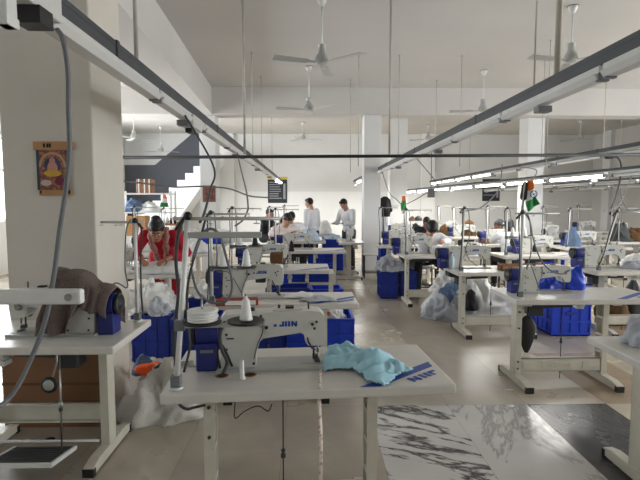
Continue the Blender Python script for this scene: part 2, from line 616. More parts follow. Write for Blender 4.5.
mg = bpy.data.materials.new('window_glass'); mg.use_nodes = True
nt = mg.node_tree; nt.nodes.remove(nt.nodes['Principled BSDF'])
tr = nt.nodes.new('ShaderNodeBsdfTransparent'); gl = nt.nodes.new('ShaderNodeBsdfGlossy'); gl.inputs['Roughness'].default_value = 0.02
mx = nt.nodes.new('ShaderNodeMixShader'); mx.inputs[0].default_value = 0.06
nt.links.new(tr.outputs[0], mx.inputs[1]); nt.links.new(gl.outputs[0], mx.inputs[2])
nt.links.new(mx.outputs[0], nt.nodes['Material Output'].inputs['Surface'])
wn = 0
for side, xs, wins in (('left', XL - 0.1, WL), ('right', XR + 0.1, WR)):
    for a, c in wins:
        wn += 1
        f = MB()
        for z in (WZ0 + 0.025, (WZ0 + WZ1) / 2 + 0.2, WZ1 - 0.025):
            f.box(xs - 0.025, xs + 0.025, a, c, z - 0.025, z + 0.025)
        for k in range(4):
            y = a + 0.025 + (c - a - 0.05) * k / 3
            f.box(xs - 0.025, xs + 0.025, y - 0.025, y + 0.025, WZ0, WZ1)
        o = struct(f, 'window_%d' % wn, M_white)
        g = MB(); g.box(xs - 0.003, xs + 0.003, a, c, WZ0, WZ1)
        g.build('pane', mg, o)

# columns and beams
YC = 10.45
b = MB(); b.box(-2.07, -1.46, 3.3, 3.83, 0, ZC)
struct(b, 'column', M_col, 0.012)
b = MB(); b.box(-2.40, -2.05, 10.6, 11.05, 0, 3.43)
struct(b, 'column', M_wall, 0.01)
b = MB(); b.box(1.17, 1.54, YC + 0.02, YC + 0.4, 0, 3.43)
struct(b, 'column', M_wall, 0.01)
b = MB(); b.box(2.33, 2.83, 14.0, 14.4, 0, ZC)
struct(b, 'column', M_wall, 0.01)
b = MB(); b.box(4.88, 5.27, 10.8, 11.25, 0, ZC)
struct(b, 'column', M_wall, 0.01)
b = MB(); b.box(XL, XR, YC, YC + 0.45, 3.43, ZC)
struct(b, 'beam', M_ceil)
b = MB()
xa, xb = -1.42, -2.09
b.add([(xa, YF, 3.43), (xb, YC, 3.43), (xb - 0.38, YC, 3.43), (xa - 0.38, YF, 3.43),
       (xa, YF, ZC), (xb, YC, ZC), (xb - 0.38, YC, ZC), (xa - 0.38, YF, ZC)],
      [(3, 2, 1, 0), (4, 5, 6, 7), (0, 1, 5, 4), (1, 2, 6, 5), (2, 3, 7, 6), (3, 0, 4, 7)])
struct(b, 'beam', M_ceil)
for x in (4.0, -3.2):                                  # shallow piers on the back wall
    b = MB(); b.box(x, x + 0.5, YB - 0.14, YB, 0, ZC); struct(b, 'trim_%d' % (1 if x > 0 else 2), M_wallw)
for k, y in enumerate((16.2, 13.2)):
    b = MB(); b.box(XR - 0.14, XR, y, y + 0.4, 0, ZC); struct(b, 'trim_%d' % (3 + k), M_wall)

# staircase rising along the back wall, with a slate band painted above it
run, rise = 0.27, 0.225
sx0, sz0 = at(122, 222, 15.9).x - 0.6, 0.0
p = at(177, 180, 15.9)
n_lo = int(p.z / rise)
top_z = p.z
steps = []
x = p.x - n_lo * run
z = p.z - n_lo * rise
poly = [(x, 0.0)]
for k in range(n_lo + 5):
    poly.append((x, z)); poly.append((x + run, z))
    x += run; z += rise
poly += [(x, z - rise - 0.32), (p.x - n_lo * run + 2.0, 0.0)]
b = MB(); b.prism(poly, 15.9, 17.0)
o = struct(b, 'staircase', M_wallw)
b = MB()
pa, pb = at(108, 196, YB), at(193, 133, YB)
pc = at(222, 109, YB)
pd, pe_ = at(100, 165, YB), at(155, 165, YB)
b.prism([(pd.x, 0.3), (pb.x - 1.2, 0.3), (pc.x, pc.z - 1.9), (pc.x, pc.z), (pb.x, pb.z), (pe_.x, pe_.z), (pd.x, pd.z)], YB - 0.012, YB - 0.002)
struct(b, 'trim_5', M_dado)


# ============================================================ work stations
def j_letters(mb, h, y, x0, sgn, z0, stroke=0.22, depth=0.001, flat=False, wide=0.62):
    """the four letter maker's mark J I I N built from strokes; sgn = -1 reads from the back"""
    s = h * stroke
    w = h * wide
    x = 0.0

    def q(ax, az, bx, bz, wd):
        a = Vector((ax, 0, az)); c = Vector((bx, 0, bz))
        d = (c - a).normalized(); n = Vector((-d.z, 0, d.x)) * wd / 2
        pts = [a - n, c - n, c + n, a + n]
        out = []
        for yy in (0, depth):
            for pnt in pts:
                if flat:
                    out.append(Vector((x0 + sgn * pnt.x, y + sgn * pnt.z, z0 + yy)))
                else:
                    out.append(Vector((x0 + sgn * pnt.x, y - sgn * yy, z0 + pnt.z)))
        mb.add(out, [(0, 1, 2, 3), (7, 6, 5, 4), (0, 4, 5, 1), (1, 5, 6, 2), (2, 6, 7, 3), (3, 7, 4, 0)])
    q(x + w * 0.75, h, x + w * 0.75, 0.0, s); q(x, s / 2, x + w * 0.75, s / 2, s); x += w * 1.3
    for _ in range(2):
        q(x, h, x, 0, s * 1.2); x += w * 0.62
    q(x, 0, x, h, s); q(x, h, x + w * 0.8, 0, s); q(x + w * 0.8, 0, x + w * 0.8, h, s)


def sewing_table(label, loc, rz, w=1.2, d=0.62, leg_off=0.0, mark=True, group=None, bar_z=0.10, treadle=True, leg_y=0.06, pan=None):
    t = thing('sewing_table', label, 'sewing table', loc, rz, group)
    H = 0.76

    def f_top(mb):
        mb.box(-w / 2, w / 2, -d / 2, d / 2, H - 0.045, H)
    cached(('top', w, d), 'tabletop', f_top, M_top, t, 0.008)
    if mark:
        def f_stripe(mb):
            mb.prism([(-0.20, 0.294), (-0.29, 0.294), (-0.594, 0.065), (-0.594, 0.0)], H + 0.0004, H + 0.0012, 0, 'z')
        cached('stripe', 'stripe', f_stripe, M_navy, t, 0, (0, d / 2 - 0.30, 0))

        def f_mark(mb):
            M = Matrix.Rotation(R(34), 4, 'Z')
            tmp = MB(); j_letters(tmp, 0.046, 0.0, 0.0, 1, H + 0.0005, stroke=0.36, flat=True, wide=1.15)
            mb.add([Matrix.Translation((-0.578, 0.115, 0)) @ M @ p for p in tmp.v], tmp.f)
        cached('tmark', 'logo', f_mark, M_logo, t, 0, (0, d / 2 - 0.30, 0))
    for s in (-1, 1):
        def f_leg(mb):
            # pressed channel, open towards the inside, with rungs
            mb.box(-0.008, 0.0, -0.05, 0.05, 0.06, H - 0.05)
            mb.box(-0.05, 0.0, -0.052, -0.044, 0.06, H - 0.05)
            mb.box(-0.05, 0.0, 0.044, 0.052, 0.06, H - 0.05)
            for z in (0.25, 0.40, 0.55):
                mb.box(-0.048, -0.004, -0.044, 0.044, z, z + 0.02)
            mb.box(-0.06, 0.01, -0.2, 0.2, H - 0.06, H - 0.047)
        lg = cached('leg', 'leg', f_leg, M_leg, t, 0.002, (leg_off + s * 0.40, leg_y, 0), (0, 0, 0 if s > 0 else PI))

        def f_foot(mb):
            mb.prism([(-0.28, 0.012), (0.28, 0.012), (0.28, 0.055), (0.20, 0.075), (-0.20, 0.075), (-0.28, 0.055)], -0.058, 0.004, 0, 'x')
        fo = cached('foot', 'foot', f_foot, M_leg, lg, 0.004)

        def f_pad(mb):
            mb.box(-0.06, 0.006, -0.014, 0.016, 0.0, 0.05)
        for e in (-1, 1):
            cached('footpad', 'end_cap', f_pad, M_black, lg, 0.002, (0, e * 0.27, 0))

        def f_bolt(mb):
            mb.cyl((-0.025, 0.052, 0), (-0.025, 0.06, 0), 0.008, seg=8)
        for z in (0.13, 0.19, 0.48, 0.62):
            cached('bolts', 'bolt', f_bolt, M_rubber, lg, 0, (0, 0, z))

    def f_bar(mb):
        L = 0.345
        mb.box(-L, L, 0.03, 0.045, 0, 0.115)
        mb.box(-L, L, 0.0, 0.045, 0.105, 0.115); mb.box(-L, L, 0.0, 0.045, 0.0, 0.01)
        mb.box(-0.16, 0.16, 0.045, 0.049, 0.03, 0.085)
        for k in range(5):
            mb.box(-0.09 + k * 0.04, -0.07 + k * 0.04, 0.049, 0.052, 0.045, 0.07)
        for e in (-1, 1):
            mb.box(e * 0.26 - 0.07, e * 0.26 + 0.07, 0.045, 0.049, 0.03, 0.085)
    cached('bar', 'crossbar', f_bar, M_leg, t, 0.002, (leg_off, leg_y, bar_z))

    def f_under(mb):
        mb.box(-0.02, 0.02, -0.05, 0.05, H - 0.13, H - 0.046)
        mb.box(-0.03, 0.03, -0.06, 0.02, H - 0.16, H - 0.13)
    cached('switch', 'switch_box', f_under, M_white, t, 0.004, (-0.12, -0.1, 0))
    if pan is not None:
        def f_pan(mb):
            mb.prism([(-0.25, H - 0.046), (0.25, H - 0.046), (0.24, H - 0.10), (0.05, H - 0.13), (-0.22, H - 0.12)], -0.08, 0.08)
            mb.box(0.02, 0.14, -0.06, 0.06, H - 0.20, H - 0.11)
        cached('pan', 'oil_pan', f_pan, M_rubber, t, 0.006, (pan[0], pan[1], 0))

        def f_kl(mb):
            mb.tube([(0.0, -0.1, H - 0.046), (0.0, -0.12, H - 0.2), (0.06, -0.12, H - 0.26), (0.07, -0.12, H - 0.33)], 0.006, 6)
            mb.cyl((0.07, -0.14, H - 0.34), (0.07, -0.11, H - 0.34), 0.035)
        if False:
            cached('kneel', 'knee_lifter', f_kl, M_black, t, 0, (pan[0] + 0.12, pan[1], 0))
    if not treadle:
        def f_wire(mb):
            mb.cyl((0, 0, 0.02), (0, 0, H - 0.046), 0.0035, seg=6); mb.lathe([(0.004, 0.33), (0.012, 0.335), (0.012, 0.35), (0.007, 0.36), (0.012, 0.37), (0.004, 0.38)], (0, 0, 0), 8)
        cached('wire', 'treadle_rod', f_wire, M_rubber, t, 0, (0.12, 0.05, 0))
    if treadle:
        def f_tr(mb):
            M = Matrix.Translation((0, -0.05, 0.115)) @ Matrix.Rotation(R(-9), 4, 'X')
            mb.box(-0.17, 0.17, -0.13, 0.13, -0.009, 0.009, 0, M)
            for k in range(7):
                mb.box(-0.16, 0.16, -0.115 + k * 0.034, -0.10 + k * 0.034, 0.009, 0.013, 0, M)
        tr_ = cached('treadle', 'treadle', f_tr, M_rubber, t, 0.003, (0.10, -0.20, 0.0))

        def f_rim(mb):
            M = Matrix.Translation((0, -0.05, 0.115)) @ Matrix.Rotation(R(-9), 4, 'X')
            mb.box(0.17, 0.184, -0.135, 0.135, -0.012, 0.012, 0, M); mb.box(-0.184, -0.17, -0.135, 0.135, -0.012, 0.012, 0, M)
            mb.box(-0.184, 0.184, -0.145, -0.132, -0.012, 0.012, 0, M)
            mb.cyl((-0.36, 0.14, 0.105), (0.29, 0.14, 0.105), 0.008)
        cached('rim', 'treadle_frame', f_rim, M_white, tr_)

        def f_rod(mb):
            mb.cyl((0.15, -0.02, 0.13), (0.15, -0.0, H - 0.05), 0.005, seg=8)
            mb.cyl((0.15, -0.012, 0.36), (0.15, -0.012, 0.42), 0.011, seg=8)
        cached('rod', 'treadle_rod', f_rod, M_steel, t, 0, (0.10, -0.20, 0.0))
    return t


def body_outline():
    # side view, needle end at -x, from the bed up; the throat is the notch
    return [(0.24, 0.0), (0.245, 0.12), (0.24, 0.235), (0.225, 0.252), (-0.18, 0.262), (-0.225, 0.255), (-0.245, 0.235),
            (-0.25, 0.15), (-0.245, 0.105), (-0.232, 0.095), (-0.165, 0.095), (-0.152, 0.115), (-0.145, 0.150), (-0.13, 0.158),
            (0.045, 0.135), (0.062, 0.12), (0.078, 0.06), (0.08, 0.0)]


def sewing_machine(label, loc, rz, group=None, small=False, kind=0):
    t = thing('sewing_machine', label, 'sewing machine', loc, rz, group)

    def f_bed(mb):
        mb.prism([(-0.26, -0.09), (0.26, -0.09), (0.26, 0.09), (-0.26, 0.09)], 0.0, 0.012, 0, 'z')
        mb.box(-0.25, -0.13, -0.05, 0.03, 0.012, 0.014)
    cached('m_bed', 'bed', f_bed, M_machd, t, 0.004)

    def f_body(mb):
        n = body_outline()
        mb.prism([(x, z + 0.012) for x, z in n], -0.055, 0.055)
        # screws and the seam of the rear cover
        for x, z, r in ((0.03, 0.20, 0.009), (0.055, 0.205, 0.004), (0.055, 0.255, 0.006), (-0.185, 0.21, 0.007), (-0.205, 0.222, 0.006),
                        (-0.195, 0.19, 0.006), (0.2, 0.24, 0.005), (0.215, 0.17, 0.006), (0.215, 0.10, 0.006), (0.12, 0.235, 0.005), (0.21, 0.03, 0.006), (0.09, 0.03, 0.006)):
            for e in (-1, 1):
                mb.cyl((x, e * 0.054, z), (x, e * 0.062, z), r, seg=8, mi=1)
        mb.tube(spline([(0.05, 0.057, 0.25), (0.046, 0.057, 0.20), (0.052, 0.057, 0.165), (0.075, 0.057, 0.11), (0.09, 0.057, 0.05)], 5), 0.0022, 6, 1)
        mb.box(0.18, 0.215, 0.055, 0.06, 0.148, 0.154, 1)
        mb.cyl((-0.03, 0, 0.265), (-0.03, 0, 0.295), 0.006, mi=1); mb.cyl((-0.17, 0.01, 0.27), (-0.17, 0.01, 0.31), 0.004, mi=1)
        mb.box(-0.1, -0.06, -0.02, 0.02, 0.27, 0.288, 1); mb.cyl((0.1, -0.01, 0.262), (0.1, -0.01, 0.282), 0.016, mi=1)
    cached('m_body', 'arm', f_body, [M_mach, M_black], t, 0.004)

    def f_plate(mb):
        # raised cover plates on the rear and front, and the top cover
        for y0, y1 in ((0.054, 0.058), (-0.058, -0.054)):
            mb.prism([(-0.14, 0.185), (0.03, 0.17), (0.045, 0.245), (-0.14, 0.25)], y0, y1)
        mb.box(-0.14, 0.0, -0.03, 0.03, 0.268, 0.279)
    cached('m_plate', 'cover_plate', f_plate, M_mach, t, 0.002)

    def f_mark(mb):
        j_letters(mb, 0.025, 0.0585, -0.03, -1, 0.203, stroke=0.36, wide=0.95)
        mb.box(-0.018, -0.005, 0.0585, 0.0592, 0.203, 0.215)
    cached('m_mark', 'logo', f_mark, M_logo, t)
    cached('m_mark2', 'logo', lambda mb: j_letters(mb, 0.026, -0.0585, -0.10, 1, 0.205, stroke=0.26), M_logo, t)

    def f_needle(mb):
        mb.cyl((-0.215, 0, 0.105), (-0.215, 0, 0.06), 0.006); mb.cyl((-0.215, 0, 0.06), (-0.215, 0, 0.016), 0.0018, seg=6)
    cached('m_needle', 'needle_bar', f_needle, M_steel, t)

    def f_foot(mb):
        mb.cyl((-0.195, 0.012, 0.105), (-0.195, 0.012, 0.045), 0.005)
        mb.box(-0.215, -0.19, -0.012, 0.02, 0.03, 0.048); mb.box(-0.225, -0.2, -0.03, 0.02, 0.016, 0.021)
        mb.tube([(-0.16, 0.045, 0.16), (-0.165, 0.06, 0.13), (-0.185, 0.06, 0.095), (-0.2, 0.05, 0.088)], 0.0045, 6)
    cached('m_foot', 'presser_foot', f_foot, M_rubber, t)

    def f_tens(mb):
        mb.cyl((-0.185, -0.055, 0.17), (-0.185, -0.085, 0.17), 0.014); mb.cyl((-0.185, -0.066, 0.17), (-0.185, -0.07, 0.17), 0.019)
        mb.cyl((-0.225, -0.055, 0.2), (-0.225, -0.075, 0.2), 0.008)
        mb.tube([(-0.212, -0.058, 0.17), (-0.212, -0.068, 0.24), (-0.205, -0.07, 0.245)], 0.003, 6)
    cached('m_tens', 'tension_dial', f_tens, M_steel, t)

    def f_motor(mb):
        mb.box(0.262, 0.355, -0.055, 0.062, 0.0, 0.13)
        mb.cyl((0.25, 0.0, 0.175), (0.355, 0.0, 0.175), 0.068, seg=20)
        mb.box(0.252, 0.35, -0.045, 0.045, 0.10, 0.16)
    mo = cached('m_motor', 'motor', f_motor, M_blue, t, 0.006)

    def f_grille(mb):
        mb.box(0.275, 0.335, 0.062, 0.066, 0.088, 0.102)
    cached('m_grille', 'rating_plate', f_grille, M_grille, mo)

    def f_wheel(mb):
        Mr = Matrix.Rotation(R(90), 4, 'Y')
        mb.lathe([(0.03, 0.355), (0.06, 0.357), (0.066, 0.364), (0.066, 0.376), (0.058, 0.384), (0.05, 0.38), (0.03, 0.376), (0.012, 0.39)], (0, 0, 0.175), 20, 0, Mr)
    cached('m_wheel', 'handwheel', f_wheel, M_black, t)
    return t


def overlock_machine(label, loc, rz, group=None):
    t = thing('overlock_machine', label, 'overlock machine', loc, rz, group)

    def f_body(mb):
        mb.prism([(-0.14, 0.0), (0.17, 0.0), (0.17, 0.2), (0.14, 0.26), (-0.02, 0.27), (-0.06, 0.2), (-0.07, 0.12), (-0.14, 0.1)], -0.13, 0.12)
    cached('o_body', 'casing', f_body, M_machd, t, 0.025)

    def f_head(mb):
        mb.box(-0.12, 0.08, -0.06, 0.06, 0.262, 0.30); mb.box(-0.13, -0.07, -0.05, 0.05, 0.16, 0.29)
    cached('o_head', 'needle_head', f_head, M_mach, t, 0.012)

    def f_wh(mb):
        mb.cyl((0.17, 0, 0.16), (0.20, 0, 0.16), 0.07, seg=18); mb.cyl((0.2, 0, 0.16), (0.215, 0, 0.16), 0.03)
    cached('o_wheel', 'handwheel', f_wh, M_black, t)

    def f_kn(mb):
        mb.cyl((0, -0.13, 0), (0, -0.155, 0), 0.013)
    for k in range(4):
        cached('o_knob', 'tension_dial', f_kn, M_steel, t, 0, (-0.05 + k * 0.05, 0, 0.2 + 0.01 * k))
    cached('o_cover', 'cover', lambda mb: mb.cyl((0.0, 0.115, 0.12), (0.0, 0.13, 0.12), 0.04), M_steel, t)
    return t


def thread_stand(label, loc, rz, group=None, tray=True, h=0.70, second=False, loop=True, arm=0.38, lean=0.0):
    t = thing('thread_stand', label, 'thread stand', loc, rz, group)
    kx = -math.tan(R(lean))                      # the pole leans, its arms stay level
    key = (round(h, 3), round(lean, 2))

    def f_pole(mb):
        mb.cyl((0, 0, 0), (kx * h, 0, h), 0.0115, seg=12)
        mb.cyl((0, 0, 0.0), (0, 0, 0.012), 0.03)
    cached(('s_pole', key), 'pole', f_pole, M_white, t)

    def f_clamp(mb):
        mb.box(-0.02, 0.02, -0.02, 0.02, 0.0, 0.045)
    cached('s_clamp', 'clamp', f_clamp, M_grille, t, 0.003, (0, 0, 0.012))
    if tray: cached('s_clamp', 'clamp', f_clamp, M_grille, t, 0.003, (kx * 0.25, 0, 0.25))
    X = kx * h
    if loop:
        rr = random.Random(int(abs(loc[0]) * 100) + int(abs(loc[1]) * 10))
        w1, w2, z2 = rr.uniform(0.02, 0.05), rr.uniform(-0.07, -0.025), rr.uniform(0.0, 0.15)
        mb = MB()
        mb.tube(spline([(X, 0.015, h + 0.02), (X + w1, 0.02, h - 0.05), (kx * h * 0.6 + w1 * 0.7, 0.022, h * 0.6), (kx * h * 0.3 + 0.02, 0.025, h * 0.3), (0.03, 0.02, 0.02)], 6), 0.006, 6)
        mb.build('cable', M_rubber, t)
        mb = MB()
        mb.tube(spline([(X - 0.02, -0.015, h + 0.015), (X + w2, -0.02, h - 0.06), (kx * h * 0.55 + w2 * 1.3, -0.02, h * 0.55), (w2 * 0.6 - 0.02, -0.03, h * 0.35), (-0.12, -0.08, z2 + 0.12), (-0.22, -0.12, 0.05)], 6), 0.005, 6)
        mb.build('cable', M_cable, t)

    def f_knot(mb):
        mb.ell((X, 0, h + 0.005), (0.019, 0.019, 0.02), su=10, sv=6)
        mb.beam((X + 0.01, 0, h + 0.005), (X + 0.05, 0, h - 0.05), 0.016, 0.012)
    cached(('s_knot', key), 'top_clamp', f_knot, M_black, t)

    def f_arm(mb):
        mb.cyl((X + 0.06, 0, h - 0.005), (X - arm, 0, h - 0.005), 0.0075, seg=10)
        for x in (-0.09, -arm + 0.1, -arm + 0.005):
            mb.tube([(X + x + 0.012 * math.cos(a), 0.012 * math.sin(a), h - 0.025) for a in [2 * PI * k / 10 for k in range(11)]], 0.002, 5, caps=False)
            mb.cyl((X + x, 0.012, h - 0.025), (X + x, 0, h - 0.004), 0.0022, seg=6)
    cached(('s_arm', key, arm), 'guide_arm', f_arm, M_alu, t)
    if second:
        def f_arm2(mb):
            mb.box(X, X - 0.30, -0.012, 0.012, h - 0.085, h - 0.06)
        cached(('s_arm2', key), 'cross_arm', f_arm2, M_alu, t, 0.003)
    if tray:
        x0 = kx * 0.265

        def f_tray(mb):
            mb.box(x0 - 0.34, x0, -0.012, 0.012, 0.26, 0.275)
        cached(('s_tray', key), 'spool_arm', f_tray, M_alu, t, 0.002)

        def f_disc(mb):
            mb.lathe([(0.06, 0.276), (0.078, 0.279), (0.08, 0.286), (0.076, 0.288), (0.05, 0.281), (0.012, 0.282)], (0, 0, 0), 20)
        for x in (-0.09, -0.27):
            d_ = cached('s_disc', 'spool_disc', f_disc, M_black, t, 0, (x0 + x, 0, 0))
            cached('s_pin', 'spool_pin', lambda mb: mb.cyl((0, 0, 0.28), (0, 0, 0.40), 0.004, seg=8), M_steel, d_)
    return t


def cone(label, loc, m=None, group=None, big=1.0):
    mm = m or M_cone

    def f(mb):
        mb.lathe([(0.036, 0.0), (0.037, 0.01), (0.033, 0.02), (0.02, 0.115), (0.011, 0.12), (0.009, 0.135)], (0, 0, 0), 16)
    o = cached('cone' + mm.name, 'thread_cone', f, mm, None, 0, loc)
    o.scale = (big, big, big)
    return tag(o, label, 'thread cone', group)


ORD = ['nearest', 'second', 'third', 'fourth', 'fifth', 'sixth', 'seventh', 'eighth']
ROW = {'L1': 'left of the aisle', 'L0': 'beside the big column', 'R1': 'right of the aisle',
       'R2': 'in the second row right', 'R3': 'in the third row right', 'R4': 'in the outermost right row'}
# row, left X, front Y, yaw deg, operator side, leg offset, machine kind, along, y of machine, width, depth, leg y, spool tray
ST = [
    ('L1', -0.615, 1.915, 4.0, 'far', 0.08, 's', 0.165, -0.02, 1.25, 0.60, 0.06, 1),
    ('L1', -0.82, 3.66, 1.0, 'far', 0.04, 's', 0.245, -0.04, 1.2, 0.50, 0.06, 1),
    ('L1', -0.97, 5.53, 0.5, 'far', -0.25, 's', 0.16, -0.1, 1.2, 0.6, 0.06, 1),
    ('L1', -0.61, 7.75, 0.5, 'far', -0.05, 's', 0.20, -0.1, 1.2, 0.6, 0.06, 0),
    ('L1', -0.88, 9.68, 0.0, 'far', 0.0, 's', 0.18, -0.1, 1.2, 0.6, 0.06, 0),
    ('L1', -0.66, 11.6, 0.0, 'far', 0.0, 's', 0.18, -0.1, 1.2, 0.6, 0.06, 0),
    ('L0', -2.27, 2.578, 0.0, 'near', 0.05, 's', 0.15, -0.02, 1.2, 0.63, 0.0, 0),
    ('L0', -2.59, 5.2, 0.5, 'far', 0.0, 's', 0.3, -0.1, 1.2, 0.6, 0.06, 0),
    ('L0', -2.75, 7.35, 0.0, 'far', 0.0, 's', 0.32, -0.1, 1.2, 0.6, 0.06, 1),
    ('L0', -2.80, 9.05, 0.0, 'far', 0.0, 's', -0.1, -0.1, 1.2, 0.6, 0.06, 0),
    ('R1', 1.628, 2.12, 0.0, 'far', 0.04, None, 0.1, 0, 1.2, 0.62, -0.08, 0),
    ('R1', 1.664, 3.79, 0.5, 'far', 0.14, 's', 0.235, -0.06, 1.25, 0.56, 0.05, 0),
    ('R1', 1.665, 5.325, 0.5, 'far', 0.095, 's', 0.36, -0.1, 1.2, 0.6, 0.06, 0),
    ('R1', 1.386, 7.02, 0.3, 'far', 0.13, 's', 0.34, -0.1, 1.2, 0.6, 0.06, 0),
    ('R1', 1.236, 8.68, 0.0, 'far', 0.0, 's', 0.1, -0.1, 1.2, 0.6, 0.06, 0),
    ('R1', 1.72, 11.3, 0.0, 'far', 0.0, 's', 0.1, -0.1, 1.2, 0.6, 0.06, 0),
    ('R2', 3.252, 5.33, 0.3, 'far', 0.0, 's', 0.30, -0.1, 1.2, 0.6, 0.06, 0),
    ('R2', 2.85, 6.96, 0.3, 'far', 0.05, 's', -0.06, -0.1, 1.2, 0.6, 0.06, 1),
    ('R2', 3.25, 8.85, 0.0, 'far', 0.05, 's', 0.2, -0.1, 1.2, 0.6, 0.06, 0),
    ('R2', 3.20, 10.75, 0.0, 'far', 0.05, 's', 0.2, -0.1, 1.2, 0.6, 0.06, 0),
    ('R2', 3.30, 12.4, 0.0, 'far', 0.05, 'o', 0.1, -0.1, 1.2, 0.6, 0.06, 0),
    ('R3', 4.46, 8.25, 0.3, 'far', 0.05, 's', 0.1, -0.1, 1.2, 0.6, 0.06, 0),
    ('R3', 4.85, 9.95, 0.0, 'far', 0.05, 'o', 0.2, -0.1, 1.2, 0.6, 0.06, 0),
    ('R3', 5.60, 11.7, 0.0, 'far', 0.05, 'o', 0.2, -0.1, 1.2, 0.6, 0.06, 0),
    ('R4', 6.12, 9.40, 0.0, 'far', 0.05, 'o', -0.4, -0.1, 1.2, 0.6, 0.06, 0),
    ('R4', 7.10, 11.2, 0.0, 'far', 0.05, 'o', 0.1, -0.1, 1.2, 0.6, 0.06, 0),
    ('R4', 7.30, 13.0, 0.0, 'far', 0.05, 's', 0.1, -0.1, 1.2, 0.6, 0.06, 0),
]
cnt = {}
STN = []
for row, xl, yf, yaw, side, off, kind, along, my, w_, d, ly, tray in ST:
    k = cnt.get(row, 0); cnt[row] = k + 1
    where = '%s table %s' % (ORD[k], ROW[row])
    a = R(yaw)
    cx = xl + w_ / 2 * math.cos(a) - d / 2 * math.sin(a)
    cy = yf + w_ / 2 * math.sin(a) + d / 2 * math.cos(a)
    rz = a + (PI if side == 'far' else 0)
    extra = {('L1', 0): ' with cyan cloth on it', ('L1', 1): ' with loose papers', ('R1', 0): ' holding a grey bundle'}.get((row, k), '')
    sewing_table('cream topped sewing table%s, %s' % (extra, where.replace(' table', '')), (cx, cy, 0), rz, w_, d, leg_off=off, mark=(side == 'far'),
                 group='sewing tables', bar_z=0.19 if row == 'L0' and k == 0 else 0.10, treadle=(side == 'near'), leg_y=ly, pan=(along, my) if kind and (row, k) != ('L1', 0) else None)
    M = Matrix.Translation((cx, cy, 0)) @ Matrix.Rotation(rz, 4, 'Z')
    lp = lambda x, y, z=0.76: M @ Vector((x, y, z))
    if kind == 's':
        sm_ = sewing_machine('off-white sewing machine with blue motor on the %s' % where, lp(along, my, 0.7605), rz, 'sewing machines')
        if (row, k) == ('R1', 1): sm_.scale = (0.87, 0.87, 0.87)
    elif kind == 'o':
        overlock_machine('boxy grey overlock machine on the %s' % where, lp(along, -0.05, 0.7605), rz, 'overlock machines')
    px_, py_ = w_ / 2 - 0.055, d / 2 - 0.06
    lean = 0
    if (row, k) != ('R1', 0):
        first = (row, k) == ('L1', 0)
        pos = lp(px_ if side == 'far' else 0.53, py_, 0.7605)
        lean = {('L1', 0): 5, ('R2', 0): 15, ('R1', 3): -1.5, ('R1', 2): 1.5, ('R3', 0): 3}.get((row, k), (k * 37 % 5 - 2) * 0.5)
        st_ = thread_stand('white thread stand at the %s corner of the %s' % ('left' if side == 'far' else 'rear right', where), pos, rz, 'thread stands',
                           tray=bool(tray), second=first, h=0.72 if first else (0.66 if side == 'near' else 0.68 + 0.02 * (k % 3)), loop=not first, lean=lean if side == 'far' else 0.0, arm=0.22 if side == 'near' else (0.38, 0.30, 0.34)[k % 3])
    STN.append(dict(row=row, k=k, M=M, rz=rz, where=where, side=side, kind=kind, pole=(px_ - (math.tan(R(lean)) * 0.28 if (row, k) != ('R1', 0) else 0), py_), tray=tray))


sewing_table('sewing table standing end on, left of the aisle column', (0.83, 9.95, 0), PI / 2, 1.1, 0.5, leg_off=0.0, mark=False, group='sewing tables', treadle=False, pan=(0.1, 0.0))
sewing_machine('sewing machine seen end on, left of the aisle column', (0.83, 9.95, 0.7605), PI / 2, 'sewing machines')


def stn(row, k):
    return [s for s in STN if s['row'] == row and s['k'] == k][0]


# thread cones on the spool discs
for s in STN:
    row, k = s['row'], s['k']
    if not s['tray']:
        continue
    for x, nm in ((-0.09, 'outer'), (-0.27, 'inner')):
        if row == 'L1' and k == 0:
            continue
        mm = M_conek if (k + (nm == 'inner')) % 4 == 3 else M_cone
        p = s['M'] @ Vector((s['pole'][0] + x, s['pole'][1], 0.7605 + 0.2885))
        cone('%s thread cone, %s disc, %s' % ('black' if mm is M_conek else 'white', nm, s['where']), p, mm, 'thread cones')

# ====================================================== rails, tubes, pipes
RZ = 2.24
